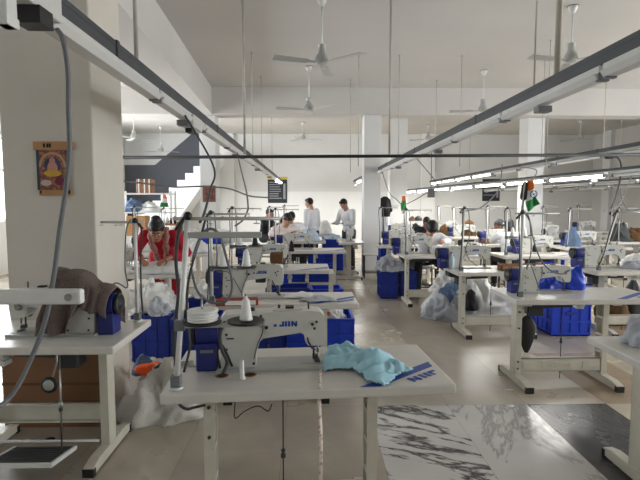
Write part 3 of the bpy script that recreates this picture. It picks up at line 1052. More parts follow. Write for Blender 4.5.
# name, x at the cable end of the hall, y0, y1, z, turn, trunk height, words, lit stretches
RAILS = [('left', -0.95, 1.78, 16.4, RZ, 0.0, 0.075, 'over the tables left of the aisle', [(13.6, 16.3)]),
         ('right', 1.50, 1.2, 16.4, RZ, 0.0, 0.075, 'over the tables right of the aisle', [(13.8, 16.3)]),
         ('second', 4.05, 3.6, 16.2, RZ, 0.0, 0.05, 'second one right of the aisle', [(10.6, 16.2)]),
         ('third', 4.19, 4.4, 16.2, 1.94, 4.2, 0.03, 'low bright one crossing before the right column', [(6.2, 16.0)]),
         ('fourth', 6.85, 6.0, 16.2, 1.99, 4.2, 0.03, 'low thin one over the third row right', []),
         ('fifth', 8.65, 8.0, 16.2, 1.99, 4.2, 0.03, 'low thin one nearest the right wall', [])]
for nm, x, y0, y1, rz_, turn, th, where, lit in RAILS:
    t = thing('light_rail', 'long cable trunking with tube lights under it, %s' % where, 'light rail', (x, 0, rz_), R(turn), 'light rails')
    m = MB()
    m.box(-0.025, 0.025, y0, y1, 0.0, th)
    m.box(-0.027, 0.027, y0, y1, th * 0.62, th * 0.7)
    m.build('trunking', M_trunk, t, 0.003)
    y = y0 + 0.6
    while y < y1 - 0.2:
        m = MB(); m.box(-0.031, 0.031, y, y + 0.035, -0.006, th + 0.004); y += 2.5
        m.build('joint_collar', M_trunk, t, 0.002)
    big = nm in ('left', 'right')
    y = y0 + (0.0 if big else 0.3)
    while y < y1 - 1.25:
        on = any(a <= y + 0.6 <= c for a, c in lit)
        m = MB()
        m.box(-0.03, 0.03, y, y + 1.24, -0.04, -0.002)
        hb = m.build('tube_housing', M_white if big else M_alu, t, 0.004)
        m = MB()
        if big:
            m.prism([(-0.05, -0.042), (0.05, -0.042), (0.032, -0.07), (-0.032, -0.07)], y + 0.01, y + 1.23)
        else:
            m.cyl((0, y + 0.02, -0.06), (0, y + 1.22, -0.06), 0.018 if not on else 0.022, seg=10)
        m.build('tube', M_lit if on else M_tube, hb)
        for yy in (y, y + 1.21):
            m = MB(); m.box(-0.028, 0.028, yy, yy + 0.03, -0.08, -0.036)
            m.build('end_socket', M_grille, hb, 0.002)
        y += 1.27 if big else 1.36
    y = y0 + 1.9
    while y < y1 - 0.5:
        m = MB(); m.box(-0.045, 0.045, y - 0.02, y + 0.05, -0.12, -0.08)
        m.build('outlet', M_grille, t, 0.003)
        y += 2.54

# junction box closing the left rail, with a black socket under it
t = thing('junction_box', 'white sheet metal junction box at the near end of the left light rail', 'junction box', (0, 0, 0))
m = MB(); m.box(-1.42, -0.875, 1.52, 1.775, RZ - 0.068, RZ + 0.10); m.build('casing', M_white, t, 0.006)
m = MB(); m.box(-0.945, -0.86, 1.60, 1.68, RZ - 0.125, RZ - 0.069)
m.cyl((-0.93, 1.598, RZ - 0.097), (-0.93, 1.60, RZ - 0.097), 0.012)
m.build('socket', M_black, t, 0.006)
t = thing('wall_bracket', 'white steel bracket end hanging beside the junction box', 'bracket', (0, 0, 0))
pb = at(14, 27, 1.45)
m = MB(); m.beam((pb.x - 0.02, 1.45, pb.z + 0.0), (pb.x - 0.02, 1.45, ZC), 0.035, 0.05)
m.build('strap', M_white, t, 0.003)
m = MB(); m.box(pb.x - 0.2, pb.x, 1.42, 1.48, pb.z, pb.z + 0.03); m.build('lip', M_white, t, 0.003)

# black box where a feeder pipe meets the left rail
t = thing('junction_box', 'grey socket box hanging under the left light rail before the staircase', 'junction box', (0, 0, 0))
q = at(192, 126, 5.0)
m = MB(); m.box(-1.0, -0.90, 3.80, 4.10, RZ - 0.11, RZ - 0.012); m.build('casing', M_white, t, 0.006)
m = MB(); m.box(-0.98, -0.93, 3.85, 3.97, RZ - 0.145, RZ - 0.11); m.build('socket', M_black, t, 0.004)

PY, PZ = 6.0, 2.115
m = MB(); m.cyl((-2.6, PY, PZ - 0.02), (4.3, PY, PZ + 0.03), 0.02)
o = m.build('support_pipe', M_pipe)
tag(o, 'black cross pipe carrying the light rails across the hall', 'pipe')


def rod(x, y, z0, r, label, m=M_rod):
    t = MB(); t.cyl((x, y, z0), (x, y, ZC), r, seg=8)
    t.cyl((x, y, ZC - 0.02), (x, y, ZC), r * 2.2, seg=8)
    o = t.build('hanger_rod', m)
    tag(o, label, 'hanger rod', 'hanger rods')


rod(-0.80, PY - 0.03, PZ + 0.02, 0.014, 'straight hanger rod from ceiling to the cross pipe, left of the aisle')
rod(0.98, PY - 0.03, PZ + 0.02, 0.014, 'straight hanger rod from ceiling to the cross pipe, over the aisle')
rod(-0.95, 2.72, RZ + 0.075, 0.012, 'thick hanger rod on the left light rail beside the big column')
rod(1.50, 2.95, RZ + 0.075, 0.020, 'thick beige hanger pipe on the nearest stretch of the right rail', mat('rod_beige', (190, 184, 168), 0.6))
rod(1.50, 3.25, RZ + 0.075, 0.007, 'thin hanger wire just left of the thick beige pipe')
for yy, w in ((8.1, 'first thin rod past the cross pipe on the left rail'), (9.6, 'second thin rod past the cross pipe on the left rail'),
              (12.2, 'third thin rod past the cross pipe on the left rail')):
    rod(-0.95, yy, RZ + 0.075, 0.008, w)
for xx, yy, w in ((1.5, 8.2, 'thin rod on the right rail beyond the cross pipe'), (1.5, 12.0, 'thin rod on the right rail near the twin columns'),
                  (4.05, 8.4, 'thin rod on the second rail right of the aisle'), (4.05, 12.2, 'far thin rod on the second rail right of the aisle'),
                  (4.19 - 0.0734 * 7.4, 7.4, 'thin rod on the low bright rail'), (6.85 - 0.0734 * 10.0, 10.0, 'thin rod on the low rail over the third row'),
                  (8.65 - 0.0734 * 12.0, 12.0, 'thin rod on the rail nearest the right wall')):
    rod(xx, yy, (RZ + 0.05) if xx in (1.5, 4.05) else 2.02, 0.007, w)
# a light conduit carried on its own rods over the aisle
m = MB(); m.cyl((0.82, 7.4, 2.36), (0.82, 12.2, 2.36), 0.012); m.cyl((2.5, 7.4, 2.36), (2.5, 12.2, 2.36), 0.012)
for xx, yy, w in ((0.82, 8.2, 'nearer thin rod over the middle of the aisle'), (0.82, 9.8, 'farther thin rod over the middle of the aisle'),
                  (2.55, 8.2, 'nearer thin rod between the right and second rails'), (2.55, 9.8, 'farther thin rod between the right and second rails')):
    rod(xx, yy, 2.16, 0.008, w)

# --------------------------------------------------------------- ceiling fans


def fan(x, y, z, rz, label, r=0.60):
    t = thing('ceiling_fan', label, 'ceiling fan', (x, y, 0), rz, 'ceiling fans')
    m = MB(); m.lathe([(0.02, ZC - 0.1), (0.055, ZC - 0.035), (0.06, ZC - 0.001)], seg=16); m.build('canopy', M_white, t)
    m = MB(); m.lathe([(0.065, ZC - 0.004), (0.066, ZC - 0.0005)], seg=16); m.build('ceiling_ring', M_black, t)
    m = MB(); m.cyl((0, 0, z + 0.1), (0, 0, ZC - 0.09), 0.012); m.build('down_rod', M_white, t)
    m = MB(); m.lathe([(0.05, z - 0.05), (0.085, z - 0.035), (0.09, z + 0.0), (0.075, z + 0.05), (0.05, z + 0.085), (0.045, z + 0.17), (0.055, z + 0.175), (0.02, z + 0.18)], seg=20)
    m.build('motor', M_machd, t)
    for k in range(3):
        Mr = Matrix.Rotation(2 * PI * k / 3, 4, 'Z') @ Matrix.Translation((0, 0, z - 0.03)) @ Matrix.Rotation(R(9), 4, 'X')
        m = MB()
        m.prism([(0.07, -0.018), (0.17, -0.022), (0.19, -0.055), (r, -0.07), (r + 0.01, -0.05), (r + 0.01, 0.05), (r, 0.065), (0.19, 0.05), (0.17, 0.022), (0.07, 0.018)], -0.004, 0.004, 0, 'z', Mr)
        m.build('blade', M_machd, t)


def fan_at(px, py_top, py_mot, rz, label, r=0.6):
    Y = (ZC - EYE) * FPX / (203 - py_top)
    p = at(px, py_mot, Y)
    fan(p.x, Y, p.z, rz, label, r)


fan_at(322, 6, 60, R(80), 'white three-blade ceiling fan nearest the camera, over the aisle')
fan_at(309, 70, 108, R(75), 'white ceiling fan just before the cross beam, over the aisle')
fan_at(571, 11, 58, R(75), 'white ceiling fan above the thick beige hanger pipe')
fan_at(483, 73, 109, R(50), 'white ceiling fan before the cross beam, right of the aisle')
YF2 = 13.2
for px, pt, pm, rz, lb in ((134, 112, 137, 5, 'white ceiling fan farther left beyond the beam, beside the big column'),
                           (161, 128, 150, 40, 'white ceiling fan in front of the slate stair wall'),
                           (303, 124, 138, 12, 'small far ceiling fan beyond the beam, over the aisle'),
                           (580, 121, 138, 0, 'small far ceiling fan above the outermost rows'),
                           (428, 126, 138, 30, 'small far ceiling fan behind the right light rail')):
    Yf = max(12.3, min(16.0, (ZC - EYE) * FPX / (203 - pt)))
    p = at(px, pm, Yf)
    fan(p.x, Yf, p.z, R(rz), lb)

# ----------------------------------------------------------------- cables


def cable(pts, r, label, m=M_cable, n=8, group=None, name='power_cord', seg=8):
    mb = MB(); mb.tube(spline(pts, n), r, seg)
    o = mb.build(name, m)
    return tag(o, label, 'cable', group)


cable([at(57, 29, 1.66), at(63, 40, 1.66), at(68, 72, 1.67), at(68.5, 110, 1.68), at(69.5, 150, 1.68), at(66, 188, 1.68), at(59.5, 232, 1.68), at(54, 275, 1.68),
       at(46, 318, 1.67), at(34, 352, 1.65), at(19, 384, 1.62), at(4, 403, 1.58), at(-20, 415, 1.5)], 0.0085, 'thick grey cable hanging from the junction box before the big column')

# loops of cable round the stand on the front table
Yt = 2.10
cable([at(187, 217, Yt), at(182, 222, Yt - .03), at(177.5, 238, Yt - .03), at(176, 262, Yt - .03), at(178.5, 292, Yt - .03), at(175.5, 320, Yt - .03), at(174, 345, Yt - .03), at(177, 372, Yt - .03), at(179, 388, Yt - .05)],
      0.0075, 'dark cable running down the left side of the front thread stand', M_rubber)
cable([at(206, 217, Yt + .05), at(201, 236, Yt + .02), at(194, 258, Yt), at(188, 285, Yt - .02), at(187, 318, Yt - .02), at(190, 345, Yt - .02), at(184, 372, Yt - .02)],
      0.0055, 'thin dark cable slanting down to the front thread stand', M_rubber)
cable([at(192, 262, Yt), at(196, 248, Yt), at(203, 233, Yt + .02), at(212, 229, Yt + .03), at(220, 236, Yt + .03), at(226, 256, Yt + .03), at(232, 280, Yt + .03), at(230, 296, Yt + .03), at(222, 303, Yt + .03), at(208, 301, Yt + .03), at(197, 290, Yt + .02), at(191, 268, Yt)],
      0.006, 'wide loop of grey cable hanging over the front thread stand', M_cable)
cable([(-0.95, 3.6, RZ), at(213, 165, 3.5), at(210, 190, 3.2), at(204, 214, 2.6), at(200, 222, 2.3)], 0.007, 'dark cable dropping from the left rail to the front thread stand', M_rubber)
cable([(-0.95, 6.3, RZ), at(241, 170, 5.6), at(246, 190, 4.8), at(248, 206, 4.3), at(247, 212, 4.2), at(243, 220, 4.15), at(235, 226, 4.1)], 0.008, 'grey cable dropping from the left rail to the second thread stand', M_cable)
p0 = at(178, 390, 2.03)
cable([at(178, 392, 2.0), at(177, 398, 1.94), at(180, 405, 1.93), at(187, 409, 1.935), at(196, 407, 2.0), at(210, 404, 2.2)], 0.006, 'short grey cable looping under the edge of the front table', M_rubber)
cable([at(320 - 85, 402, 2.5), at(235, 418, 2.45), at(245, 411, 2.42), at(258, 406, 2.4), at(268, 411, 2.4), at(272, 404, 2.4)], 0.003, 'thin black wire drooping beneath the front table', M_black)
# swags to the flag stand across the aisle
cable([(1.46, 9.9, RZ), at(389, 192, 9.2), at(396, 199, 8.5), at(402, 205, 7.9)], 0.008, 'taut cable from the right rail to the green flag beside the columns', M_cable)
cable([(1.5, 7.0, RZ), at(438, 186, 7.4), at(425, 194, 7.6), at(413, 201, 7.75), at(404, 205, 7.85)], 0.007, 'slack cable from the right rail over to the green flag', M_cable)
cable([(2.8, 7.0, 2.1), at(500, 186, 6.4), at(492, 198, 6.0), at(480, 208, 5.75), at(466, 211, 5.6), at(461, 213, 5.5)], 0.007, 'slack cable reaching the stand of the third table right of the aisle', M_cable)
cable([(4.05, 9.3, RZ), at(536, 170, 6.2), at(529, 184, 5.0), at(524, 200, 4.2), at(523, 212, 3.98)], 0.006, 'cable dropping to the stand with the large tricolour flag', M_cable)
cable([at(524, 212, 3.98), at(530, 222, 3.98), at(533, 238, 3.98), at(540, 258, 3.98), at(550, 270, 3.98), at(562, 274, 4.0), at(570, 270, 4.02)], 0.006, 'grey cable falling from the flag stand over its machine', M_cable)
cable([at(612, 157, 6.4), at(618, 158, 6.4), at(621, 166, 6.4), at(620, 180, 6.3), at(616, 195, 6.1), at(612, 206, 5.8), at(610, 214, 5.5)], 0.012, 'thick dark cable curving down beside the right edge stand', M_rubber)
m = MB(); pp = at(611, 157, 6.4); m.box(pp.x - 0.07, pp.x + 0.02, 6.37, 6.43, pp.z - 0.025, pp.z + 0.025)
o = m.build('plug', M_black, None, 0.004); tag(o, 'black plug at the top of the thick curving cable', 'plug')
cable([at(633, 172, 6.4), at(628, 185, 6.0), at(620, 203, 5.6), at(613, 209, 5.3), at(604, 211, 5.1)], 0.006, 'thin cable sagging toward the right edge stand', M_cable)
cable([at(620, 188, 6.6), at(622, 200, 6.6), at(628, 210, 6.6), at(634, 211, 6.6), at(640, 209, 6.6)], 0.006, 'thin cable loop by the right wall pier', M_cable)
cable([at(120, 181, 7.0), at(150, 184, 7.0), at(175, 187, 7.2), at(200, 186.5, 7.4), at(228, 188.5, 7.6), at(250, 196, 7.9), at(268, 197.5, 8.2)], 0.012, 'long cable strung across before the stairs and poster column', M_cable)
# hanging socket box
q = at(431, 193, 6.6)
m = MB(); m.box(q.x - 0.045, q.x + 0.045, 6.57, 6.63, q.z - 0.06, q.z + 0.06); m.box(q.x - 0.006, q.x + 0.006, 6.594, 6.606, q.z + 0.06, RZ)
o = m.build('hanging_socket', M_grille, None, 0.004); tag(o, 'dark socket box hanging from the second rail above the seated worker', 'socket box')

# white steel arm at the left edge, on a post outside the picture
t = thing('steel_arm', 'white steel arm reaching in at the left edge before the tweed cloth', 'steel arm', (0, 0, 0))
a = at(84, 296, 1.40); z0 = a.z
m = MB(); m.box(a.x - 0.75, a.x, 1.38, 1.41, z0 - 0.022, z0 + 0.022); m.build('arm', M_white, t, 0.008)
m = MB(); m.cyl((a.x - 0.035, 1.376, z0 - 0.0), (a.x - 0.035, 1.382, z0), 0.011); m.cyl((a.x - 0.035, 1.372, z0), (a.x - 0.035, 1.378, z0), 0.005); m.build('screw', M_steel, t)
m = MB(); m.box(a.x - 0.79, a.x - 0.745, 1.37, 1.42, 0.0, z0 + 0.05); m.box(a.x - 0.9, a.x - 0.64, 1.25, 1.54, 0, 0.02); m.build('post', M_white, t, 0.004)

# ================================================================= crates


def crate(label, x, y, z, w, d, h, rz=0.0, dark=False, group='blue plastic crates'):
    t = thing('plastic_crate', label, 'crate', (x, y, z), rz, group)
    mm = M_crated if dark else M_crate
    m = MB(); e = 0.012
    m.box(-w / 2, w / 2, -d / 2, d / 2, 0, e)
    m.box(-w / 2, w / 2, -d / 2, -d / 2 + e, 0, h); m.box(-w / 2, w / 2, d / 2 - e, d / 2, 0, h)
    m.box(-w / 2, -w / 2 + e, -d / 2, d / 2, 0, h); m.box(w / 2 - e, w / 2, -d / 2, d / 2, 0, h)
    m.build('shell', mm, t)
    m = MB()
    o_ = 0.012
    for z_ in (0.03, h * 0.42, h - 0.035):
        for s in (-1, 1):
            m.box(-w / 2 - o_, w / 2 + o_, s * (d / 2 + o_ / 2) - o_ / 2, s * (d / 2 + o_ / 2) + o_ / 2, z_ - 0.012, z_ + 0.014)
            m.box(s * (w / 2 + o_ / 2) - o_ / 2, s * (w / 2 + o_ / 2) + o_ / 2, -d / 2, d / 2, z_ - 0.012, z_ + 0.014)
    n = max(3, int(w / 0.11))
    for k in range(n + 1):
        x_ = -w / 2 + w * k / n
        for s in (-1, 1):
            m.box(x_ - 0.006, x_ + 0.006, s * (d / 2 + 0.005) - 0.005, s * (d / 2 + 0.005) + 0.005, 0.01, h)
    n = max(2, int(d / 0.11))
    for k in range(n + 1):
        y_ = -d / 2 + d * k / n
        for s in (-1, 1):
            m.box(s * (w / 2 + 0.005) - 0.005, s * (w / 2 + 0.005) + 0.005, y_ - 0.006, y_ + 0.006, 0.01, h)
    m.build('rib', mm, t)
    for s in (-1, 1):
        m = MB()
        m.box(-0.06, 0.06, s * (d / 2 + 0.013) - 0.003, s * (d / 2 + 0.013) + 0.003, h * 0.62, h * 0.72)
        m.build('handle', M_crated, t, 0.002)
    m = MB()
    m.box(-w / 2 - 0.014, w / 2 + 0.014, -d / 2 - 0.014, -d / 2 + 0.002, h - 0.014, h); m.box(-w / 2 - 0.014, w / 2 + 0.014, d / 2 - 0.002, d / 2 + 0.014, h - 0.014, h)
    m.box(-w / 2 - 0.014, -w / 2 + 0.002, -d / 2, d / 2, h - 0.014, h); m.box(w / 2 - 0.002, w / 2 + 0.014, -d / 2, d / 2, h - 0.014, h)
    m.build('rim', mm, t, 0.002)
    return t


crate('blue crate between the left table and the white sack, under white cloth', -1.54, 4.80, 0, 0.34, 0.44, 0.46, 0.0, True)
crate('blue crate behind the front sewing machine, left of its pole', -1.10, 4.72, 0, 0.44, 0.42, 0.44, 0, True)
crate('lower blue crate stacked under the second table left of the aisle', 0.09, 4.37, 0, 0.58, 0.42, 0.26, 0, True)
crate('upper blue crate full of clothes under the second table left of the aisle', 0.09, 4.37, 0.262, 0.58, 0.42, 0.26, 0)
heap('garment_pile', M_clothw, (0.20, 4.33, 0.40), 0.17, 0.14, 0.21, 11, label='white scraps heaped in the upper crate behind the cyan cloth', cat='garments')
heap('garment_scrap', M_redbox, (0.12, 4.20, 0.545), 0.055, 0.035, 0.04, 3, na=24, nr=8, label='small red scrap on the white scraps in the upper crate', cat='garments')
crate('blue crate seen through the front machine\'s throat, under the second table', -0.44, 4.38, 0, 0.42, 0.40, 0.52, 0.0, True)
crate('bright blue crate under the third table left of the aisle', 0.22, 6.46, 0, 0.40, 0.34, 0.40, 0.05)
crate('darker blue crate beside the bright crate, third table left of the aisle', -0.30, 6.46, 0, 0.55, 0.38, 0.42, 0, True)
crate('blue crate right of the legs, fourth table left of the aisle', 0.22, 8.43, 0, 0.46, 0.3, 0.46, 0)
crate('blue crate left of the legs, fourth table left of the aisle', -0.36, 8.42, 0, 0.52, 0.3, 0.46, 0)
crate('big blue crate at the far end of the tables left of the aisle', 0.52, 10.75, 0, 0.46, 0.5, 0.73, 0)
crate('blue crate under the fifth table left of the aisle', 0.14, 10.46, 0, 0.34, 0.36, 0.5, 0)
crate('nearer of two blue crates beside the seated worker, under grey clothes', 1.27, 7.80, 0, 0.26, 0.36, 0.45, 0.0, True)
crate('narrow blue crate behind the leg of the seated worker\'s table', 1.60, 7.86, 0, 0.24, 0.34, 0.44, 0.0, True)
crate('large blue crate under the right machine, behind the black bag', 3.02, 5.70, 0, 0.44, 0.58, 0.40, 0.0)
crate('blue crate behind the stool beside the column', 1.47, 9.45, 0, 0.17, 0.30, 0.70, 0)
crate('blue crate under the third table of the second row right', 4.56, 9.25, 0, 0.40, 0.38, 0.5, 0)
crate('blue crate on the floor under the first table, third row right', 5.05, 9.02, 0, 0.5, 0.38, 0.5, 0)
crate('blue tray crate on the far table beyond the poster column', -1.9, 9.3, 0.762, 0.34, 0.24, 0.10, 0)

# blue plastic on the table behind the right machine
heap('plastic_bag', M_crate, (2.19, 4.29, 0.762), 0.12, 0.055, 0.10, 5, fold=0.5, na=40, nr=14, label='crumpled blue plastic bag seen through the throat of the right machine', cat='bag')
heap('plastic_bag', M_crate, (2.40, 4.27, 0.762), 0.075, 0.06, 0.17, 8, fold=0.5, na=40, nr=16, label='upright blue plastic bag right of the right machine\'s needle', cat='bag')

# ============================================================ cloth and bags
T1 = stn('L1', 0)['M']
cy_poly = [tuple(gz(px, py, 0.76))[:2] for px, py in ((324, 357), (328, 349), (340, 347), (358, 348), (362, 353), (372, 354), (380, 356), (400, 365), (409, 371), (415, 373), (402, 376), (391, 384), (384, 390), (378, 387), (367, 384), (363, 378), (352, 372), (338, 371), (324, 373), (322, 366))]
crumple('cloth', M_clothc, cy_poly, 0.7605, 0.055, 4, step=0.008, freq=8, label='cyan cotton cloth crumpled on the front table', cat='cloth', peak=(gz(374, 362, 0.78).x, gz(374, 362, 0.78).y, 0.055, 0.06))
# measuring tape over the front edge
t = MB()
ys = gz(321, 365, 0.76); ye = gz(320, 388, 0.76)
pts = [(ys.x + 0.012, ys.y + 0.16, 0.768), (ys.x, ys.y, 0.765), (ye.x, ye.y + 0.012, 0.766), (ye.x - 0.002, ye.y - 0.006, 0.755), (ye.x - 0.003, ye.y - 0.012, 0.70), (ye.x + 0.004, ye.y - 0.012, 0.52), (ye.x, ye.y - 0.014, 0.22)]
pts = spline(pts, 6)
vs, fs = [], []
for i, q in enumerate(pts):
    tw = 0.006 * math.sin(i * 0.4)
    vs += [(q.x - 0.008, q.y + tw, q.z), (q.x + 0.008, q.y - tw, q.z)]
    if i: fs.append((2 * i - 2, 2 * i - 1, 2 * i + 1, 2 * i))
t.add(vs, fs, 0, True)
o = t.build('measuring_tape', M_tape); s_ = o.modifiers.new('thick', 'SOLIDIFY'); s_.thickness = 0.001
tag(o, 'pink and white measuring tape hanging over the front table edge', 'measuring tape')

# things on the front table: round of white tape on the disc, small box
PX1 = stn('L1', 0)['pole']
q = T1 @ Vector((PX1[0] - 0.09, PX1[1], 0.7605 + 0.289))
t = MB()
for k in range(4):
    t.lathe([(0.05, 0.012 * k), (0.062 + 0.002 * (k % 2), 0.012 * k + 0.002), (0.062 + 0.002 * (k % 2), 0.012 * k + 0.010), (0.05, 0.012 * k + 0.0118)], (0.002 * (k % 2), 0, 0), 20)
o = t.build('elastic_roll', M_cone, None, 0, q); tag(o, 'roll of white elastic on the left disc of the front stand', 'roll')
q = gz(225, 357, 0.76)
q = gz(205, 364, 0.76)
t = MB(); t.box(-0.10, 0.02, -0.04, 0.06, 0.0005, 0.004); o = t.build('paper_sheet', M_paper, None, 0, (q.x - 0.06, q.y, 0.7605)); o.rotation_euler = (0, 0, 0.3)
tag(o, 'printed paper slip lying left of the front motor', 'paper')
m = MB()
for k in range(6): m.box(-0.09, 0.005, -0.03 + k * 0.013, -0.024 + k * 0.013, 0.004, 0.0045)
m.build('print', M_rubber, o)
for k, (px, py, lb) in enumerate(((249, 376, 'white plastic spindle standing before the front machine'),)):
    q = gz(242, 379, 0.76)
    t = MB(); t.lathe([(0.016, 0), (0.016, 0.006), (0.011, 0.012), (0.010, 0.08), (0.006, 0.085)], (0, 0, 0), 12)
    o = t.build('spindle', M_white, None, 0, (q.x, q.y, 0.7605)); tag(o, lb, 'spindle')
for px, py, lb in ((222, 376, 'left round cable hole rimmed in wood, front table'), (250, 375, 'right round cable hole rimmed in wood, front table')):
    q = gz(px, py, 0.76)
    t = MB(); t.lathe([(0.016, 0.0), (0.030, 0.0), (0.031, 0.002), (0.027, 0.0025), (0.024, 0.001)], (0, 0, 0), 16)
    o = t.build('cable_grommet', M_card, None, 0, (q.x, q.y, 0.7606)); tag(o, lb, 'grommet')
    t = MB(); t.lathe([(0.0225, 0.0), (0.0225, 0.0016)], (0, 0, 0), 16); t.build('hole', M_black, o)

cone('slim white thread cone on the right disc of the front stand', T1 @ Vector((PX1[0] - 0.27, PX1[1], 0.7605 + 0.2885)), M_cone, 'thread cones', 0.75)
cable([at(225, 322, 2.2), at(220, 335, 2.12), at(222, 350, 2.1), at(227, 362, 2.12), at(223, 374, 2.1)], 0.008, 'dark hose running from the front machine into its table hole', M_rubber)
cable([at(232, 366, 2.2), at(226, 352, 2.14), at(221, 345, 2.12), at(217, 352, 2.1), at(220, 368, 2.12)], 0.006, 'tangled dark lead beside the front machine', M_black)
m = MB(); qq = gz(272, 408, 0.66); m.box(-0.018, 0.018, -0.02, 0.02, 0.0, 0.055); o = m.build('switch_box', M_white, None, 0.003, (-0.165, 2.2, 0.655))
o.parent = [q for q in bpy.data.objects if q.get('label', '').startswith('cream topped sewing table with cyan')][0]; o.location = o.parent.matrix_basis.inverted() @ Vector((-0.165, 2.2, 0.655))
# second table: papers, blue-grey cloth, boxes
crumple('paper_sheet', M_paper, [tuple(gz(px, py, 0.76))[:2] for px, py in ((281, 299), (303, 292), (312, 295), (318, 299))], 0.7605, 0.03, 7, step=0.015, freq=5, label='bent white paper on the second table left of the aisle', cat='paper')
crumple('cloth', M_clothg, [tuple(gz(px, py, 0.76))[:2] for px, py in ((298, 301), (306, 297), (322, 296), (336, 299), (337, 302), (310, 303))], 0.7605, 0.02, 9, step=0.012, label='folded blue-grey cloth beside the bent white paper', cat='cloth')
S2 = stn('L1', 1)['M']
q = at(277, 268, 3.95)
m = MB(); m.box(-0.05, 0.05, -0.05, 0.05, 0, 0.09); o = m.build('thread_box', M_conebr, None, 0.006, (q.x, 3.95, 0.7605 + 0.285)); tag(o, 'brown wooden box on the head of the second machine', 'box')
q = gz(240, 302, 0.76)
m = MB(); m.box(-0.16, 0.16, -0.05, 0.05, 0, 0.045); o = m.build('carton', M_redbox, None, 0.004, (-0.56, 3.66, 0.7605)); o.rotation_euler = (0, 0, 0.12)
tag(o, 'flat red and white carton left on the second table', 'box')
m = MB(); m.box(-0.09, 0.14, -0.051, 0.051, 0.006, 0.04); m.build('label', M_paper, o)
m = MB(); m.box(-0.13, 0.13, -0.05, 0.05, 0, 0.06); q = at(252, 270, 4.6)
o = m.build('carton', M_paper, None, 0.003, (-0.72, 5.55, 0.7605)); o.rotation_euler = (0, 0, 0.3); tag(o, 'white carton with red print on the third left table', 'box')
m = MB()
for k in range(3): m.box(-0.1 + k * 0.07, -0.06 + k * 0.07, -0.051, 0.051, 0.015, 0.045)
m.build('print', M_redbox, o)
q = at(203, 262, 4.9)
heap('garment_pile', M_clothw, (q.x + 0.02, 5.0, 0.562), 0.13, 0.13, 0.17, 21, label='white garments on the crate behind the thread stand', cat='garments')
crate('blue crate holding white garments behind the front thread stand', -1.07, 5.12, 0.0, 0.36, 0.36, 0.56, 0, True)

# left side: sack, orange cloth, white cloths, tweed jacket, board
heap('sack', M_sack, (-1.03, 3.46, 0), 0.29, 0.2, 0.33, 31, fold=0.5, rz=0.2, label='white woven sack lying between the left and front tables', cat='sack')
heap('sack', M_sack, (-1.28, 4.0, 0), 0.17, 0.17, 0.19, 33, fold=0.5, label='smaller white sack under orange cloth behind the left table leg', cat='sack')
heap('cloth', M_orange, (-1.25, 3.86, 0.17), 0.15, 0.10, 0.07, 36, na=40, nr=14, label='orange cloth on the smaller white sack', cat='cloth')
heap('cloth', M_denim, (-1.40, 3.96, 0.12), 0.08, 0.08, 0.13, 39, na=30, nr=10, label='blue-grey cloth scrap left of the orange cloth', cat='cloth')
m = MB(); m.tube(spline([(-1.25, 3.74, 0.21), (-1.18, 3.66, 0.28), (-1.1, 3.58, 0.335), (-1.0, 3.5, 0.37), (-0.92, 3.45, 0.36)], 6), 0.016, 8)
o = m.build('strap', M_black); tag(o, 'black strap across the top of the white sack', 'strap')
heap('garment_pile', M_clothw, (-1.66, 4.85, 0.462), 0.2, 0.2, 0.27, 41, fold=0.6, label='tall heap of white cloth on the crate by the big column', cat='garments')
heap('garment_pile', M_clothg, (-1.47, 4.66, 0.455), 0.09, 0.1, 0.15, 44, fold=0.6, label='pale grey cloth slumping off the white heap', cat='garments')
heap('garment_pile', M_clothw, (-1.70, 5.42, 0.762), 0.28, 0.14, 0.085, 47, fold=0.6, label='white cloth the woman in red is sewing', cat='garments')
heap('garment_pile', M_clothw, (-2.2, 5.4, 0.762), 0.2, 0.18, 0.12, 48, fold=0.45, label='white cloth at the left end of the woman\'s table', cat='garments')
t = thing('wooden_board', 'brown wooden board standing behind the left table', 'board', (0, 0, 0))
m = MB(); m.box(-2.10, -1.42, 3.235, 3.26, 0.0, 0.60); m.build('panel', M_wood, t, 0.003)
m = MB(); m.box(-2.10, -1.42, 3.228, 3.236, 0.30, 0.315); m.build('seam', M_conebr, t)

# tweed draped over the left machine: a sheet that follows the arm
TLc = stn('L0', 0)['M'] @ Vector((0.15, -0.02, 0.76))
vs, fs = [], []
NU, NV = 46, 56
xj0, xj1 = at(52, 300, 2.85).x, at(116, 300, 2.85).x
for i in range(NU + 1):
    u = i / NU
    x = xj0 + (xj1 - xj0) * u
    zr = 1.125 - 0.13 * max(0, (u - 0.40)) / 0.60 - 0.05 * max(0, 0.12 - u) / 0.12 + 0.012 * math.sin(u * 15)
    fl_ = 0.33 if u < 0.45 else max(0.11, 0.33 - 1.3 * (u - 0.45))
    bl = 0.20
    for j in range(NV + 1):
        v = j / NV
        s = -bl + (bl + fl_ + 0.16) * v           # arc length, 0 at the ridge back shoulder
        if s < 0:
            y, z = 0.085, zr - 0.02 + s
        elif s < 0.16:
            a = s / 0.16 * PI
            y, z = 0.085 * math.cos(a), zr - 0.02 + 0.05 * math.sin(a)
        else:
            y, z = -0.085, zr - 0.02 - (s - 0.16)
        hang = max(0, abs(s - 0.08) - 0.06)
        wv = 0.055 * math.sin(u * 17 + 2.2 * nz(u * 3, 1.0)) * min(1, hang / 0.18) + 0.02 * nz(u * 7, v * 5, 3)
        y += (-abs(wv) - 0.03 * hang / 0.3 if s > 0.08 else abs(wv) * 0.5)
        xx = x + 0.05 * nz(u * 2, v * 3, 9) + (-0.12 * max(0, s - 0.2) * 1.6 if s > 0.2 else 0)
        vs.append((xx, TLc.y + y, max(0.79, z + 0.012 * nz(u * 9, v * 9, 5))))
